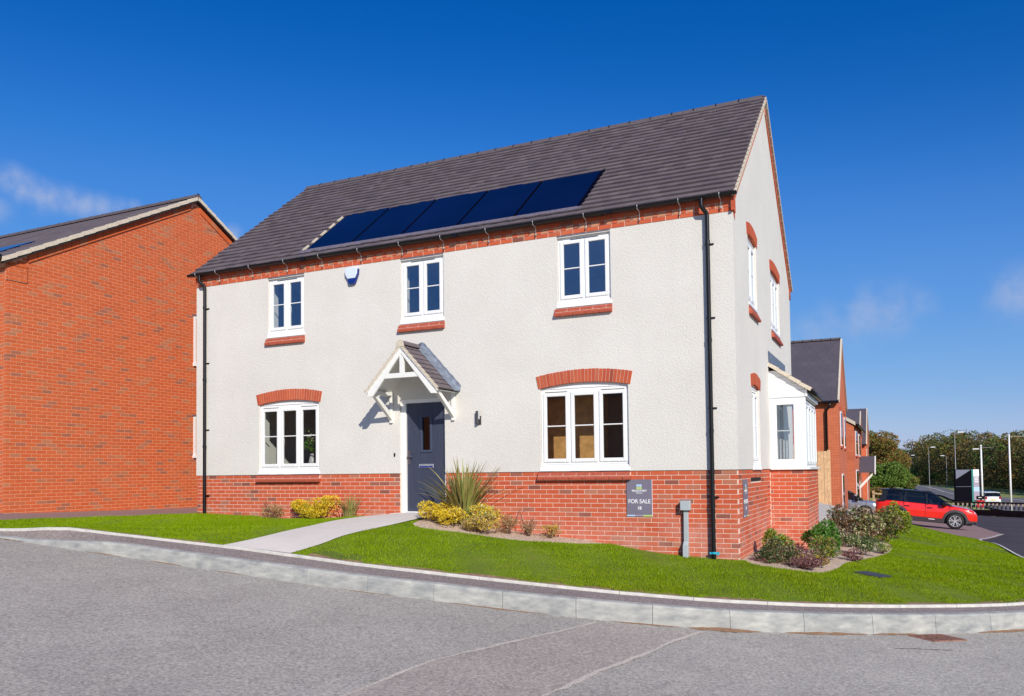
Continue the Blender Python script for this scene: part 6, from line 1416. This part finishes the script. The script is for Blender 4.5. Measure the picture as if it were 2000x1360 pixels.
MB().hexa([TQ(a, d, z) for a in (1.45, 1.60) for d in (-.25, .01) for z in (-3.45, -.28)]).build("edge", M['teal'], tm)
for (z0, z1, m_) in ((-.92, -.30, 'ink_white'), (-1.85, -.92, 'ink_grey'), (-2.25, -1.85, 'ink_blue'), (-3.0, -2.25, 'ink_grey')):
    MB().hexa([TQ(a, d, z) for a in (1.60, 2.10) for d in (-.25, .012) for z in (z0, z1)]).build("printed_block", M[m_], tm)
for i in range(3): MB().hexa([TQ(a, d, z) for a in (1.68, 2.02) for d in (.013, .02) for z in (-1.10 - i * .17, -1.02 - i * .17)]).build("print_line", M['ink_white'], tm)
for a in (.2, 1.3): MB().hexa([TQ(a + q_, d, z) for q_ in (0, .15) for d in (-.2, -.05) for z in (zt_ - .3, -3.45)]).build("leg", M['darkrail'], tm)
rs = thing("red_notice", "red round-cornered notice with white marks on two short posts beside the totem", "sign", (19.9, 69.0, lz(19.9, 69)))
MB().box(19.62, 20.22, 68.95, 69.0, -3.62, -2.98).build("notice_board", M['signred'], rs, bevel=.12); MB().box(19.60, 20.2, 68.96, 69.0, -2.9, -2.62).build("upper_plate", M['totemblack'], rs)
for a, b_, c0, c1 in ((19.78, 19.88, -3.25, -3.15), (19.95, 20.05, -3.22, -3.12), (19.80, 20.0, -3.42, -3.34), (19.75, 20.0, -2.78, -2.72)): MB().box(a, b_, 68.93, 68.95, c0, c1).build("print_mark", M['ink_white'], rs)
for x_ in (19.7, 20.05): MB().box(x_, x_ + .08, 69.0, 69.06, lz(19.9, 69) - .2, -2.95).build("post", M['pole'], rs)
# dark rail fence with pale posts
fpts = [(16.2, 69.9), (18.2, 69.0), (20.2, 67.2), (21.9, 65.2), (22.7, 64.2), (23.3, 63.8), (25.0, 62.5)]
df_ = thing("dark_rail_fence", "dark rail fence with pale posts along the far side of the black tarmac", "fence", (20.5, 67, lz(20.5, 67)))
Pf, sf = arclen(smooth(fpts, 4))
for z_, hh_ in ((1.06, .16), (.05, .50)):
    ss_ = np.linspace(0, sf[-1], 14)
    for i in range(13):
        a, b_ = at_s(Pf, sf, ss_[i]), at_s(Pf, sf, ss_[i + 1]); MB().hexa([(p_[0], p_[1] + dd_, lz(*p_) + z_ + dz) for p_ in (a, b_) for dd_ in (-.03, .03) for dz in (0, hh_)]).build("rail", M['darkrail'], df_)
s_ = .1
while s_ < sf[-1]:
    p_ = at_s(Pf, sf, s_); z = lz(*p_); MB().box(p_[0] - .07, p_[0] + .07, p_[1] - .10, p_[1] - .035, z + .60, z + 1.10).build("post", M['palepost'], df_); s_ += .42
hg = []
for i in range(int(sf[-1] / .5)):
    p_ = at_s(Pf, sf, i * .5); hg.append((p_[0], p_[1] + .5, lz(*p_) + .2))
V = leaf_quads(np.array(hg), 2600, .22, np.tile([.35, .3, .28], (len(hg), 1))); o = quadmesh("low_hedge", V, np.arange(len(V)).reshape(-1, 4), M['tree_dark']); tag(o, "low dark growth behind the dark rail fence", "hedge", kind='stuff')

# ------------------------------------------------------------------ trees
def tree(label, x, y, top, rad, mats, n, size, cat="tree", name="tree", group="trees beside the far road", low=.28):
    z = lz(x, y); t_ = thing(name, label, cat, (x, y, z), group); h = top - z; lumps = 26
    th = rng.uniform(0, 6.283, lumps); ph = rng.uniform(-.9, 1, lumps); rr = rng.uniform(.35, .8, lumps)
    cz = z + h * (low + (1 - low) / 2); hz_ = h * (1 - low) / 2
    C_ = np.c_[x + np.cos(th) * rad * rr * np.sqrt(1 - np.clip(ph, -.95, .95) ** 2), y + np.sin(th) * rad * rr * np.sqrt(1 - np.clip(ph, -.95, .95) ** 2), cz + ph * hz_ * .78]
    sp = np.tile([rad * .36, rad * .36, hz_ * .36], (lumps, 1)) * rng.uniform(.7, 1.2, (lumps, 1))
    tr = MB().tube([(x, y, z - .3), (x + .1, y, z + h * .3), (x, y + .1, z + h * .7)], [rad * .07, rad * .05, rad * .02], 7, cap=False)
    for i in range(6): tr.tube([(x, y, z + h * (.25 + .05 * i)), tuple((np.array((x, y, z + h * .45)) + C_[i]) / 2), tuple(C_[i])], [rad * .03, rad * .02, rad * .01], 5, cap=False)
    tr.build("trunk", M['bark'], t_)
    tot = sum(w_ for _, w_ in mats)
    for m_, w_ in mats: 
        V = leaf_quads(C_, int(n * w_ / tot), size, sp, .1, .7); quadmesh("crown", V, np.arange(len(V)).reshape(-1, 4), M[m_], t_)
TB_ = [('tree_brown', 4), ('tree_green', 1)]; TG_ = [('tree_green', 1)]; TM = [('tree_green', 2), ('tree_brown', 1)]
tree("russet autumn tree, leftmost, against the gable of the farthest brick house", 10.2, 112, 5.0, 4.0, TB_, 14000, .25)
tree("orange-brown autumn tree, second from the farthest house", 11.9, 117, 3.6, 3.0, TB_, 10000, .25)
tree("brown-topped tree at the drooping right side of the russet group", 13.1, 125, 1.9, 2.4, TM, 6500, .25)
tree("green tree low in front of the russet trees, by the far houses", 10.9, 98, .2, 2.7, TG_, 7000, .20)
tree("bright green bushy tree in front of the orange-brown tree", 12.8, 98, .5, 2.4, TG_, 7000, .20)
tree("dull green bush right of the bright green bushy tree", 14.3, 108, -1.0, 2.0, TM, 4200, .21, "bush", "bush")
tree("brownish low bush at the foot of the russet trees beside the rail fence", 11.9, 88, -2.3, 2.4, TB_, 2000, .26, "bush", "bush")
tree("yellow-green bush beyond the far road, at the left end of the woodland", 17.2, 268, .2, 5.2, [('tree_green', 3), ('ygreen', 1)], 3600, .6, "bush", "bush")
tree("low green bush beyond the far road, right of the yellow-green one", 21.5, 262, -1.6, 4.6, TG_, 3000, .6, "bush", "bush")
fw = []; fs_ = []
WL = [(13, 300), (20, 272), (28, 238), (34, 204), (42, 176), (54, 154), (72, 136), (98, 122)]
Pw, sw = arclen(WL)
s_ = 0
while s_ < sw[-1]:
    for row in range(3):
        p_ = at_s(Pw, sw, min(sw[-1], s_ + rng.uniform(-2, 2))) + np.array([.75, .65]) * row * 7 + rng.uniform(-1.5, 1.5, 2)
        dd_w = math.hypot(p_[0] - 13.3, p_[1] + 12.6); tp = (.0345 * dd_w + .5 * math.sin(s_ * .06) - max(0, (34 - s_) * .16)) + rng.uniform(-1.2, .9); zb_ = lz(*p_) - 1.2; r_ = rng.uniform(3.2, 5.0)
        for j in range(14):
            a = rng.uniform(0, 6.283); k = rng.uniform(0, 1); fw.append((p_[0] + math.cos(a) * r_ * .55, p_[1] + math.sin(a) * r_ * .55, zb_ + 1.0 + (tp - zb_ - 2.2) * k)); fs_.append((r_ * .5, r_ * .5, rng.uniform(1.3, 2.1)))
    s_ += 4.6
fw, fs_ = np.array(fw), np.array(fs_)
wood = []
for m_, cnt in (('tree_dark', 110000), ('tree_green', 30000), ('tree_brown', 50000)):
    sel = rng.permutation(len(fw))[: int(len(fw) * (.95 if m_ == 'tree_dark' else .30))]
    V = leaf_quads(fw[sel], cnt, .46, fs_[sel], .1, .75); wood.append((V, m_))

mbv = np.concatenate([w_[0] for w_ in wood]); me = bpy.data.meshes.new("woodland"); nq = len(mbv) // 4
me.vertices.add(len(mbv)); me.vertices.foreach_set('co', mbv.astype(np.float32).ravel()); me.loops.add(nq * 4); me.loops.foreach_set('vertex_index', np.arange(nq * 4, dtype=np.int32)); me.polygons.add(nq)
me.polygons.foreach_set('loop_start', np.arange(0, nq * 4, 4, dtype=np.int32)); me.polygons.foreach_set('loop_total', np.full(nq, 4, np.int32))
for w_ in wood: me.materials.append(M[w_[1]])
me.polygons.foreach_set('material_index', np.concatenate([np.full(len(w_[0]) // 4, i, np.int32) for i, w_ in enumerate(wood)])); me.update(); me.validate()
wo = bpy.data.objects.new("woodland", me); COL.objects.link(wo); tag(wo, "long dark autumn woodland on the skyline beyond the far road", "woodland", kind='stuff')
print("grass blades", nb)
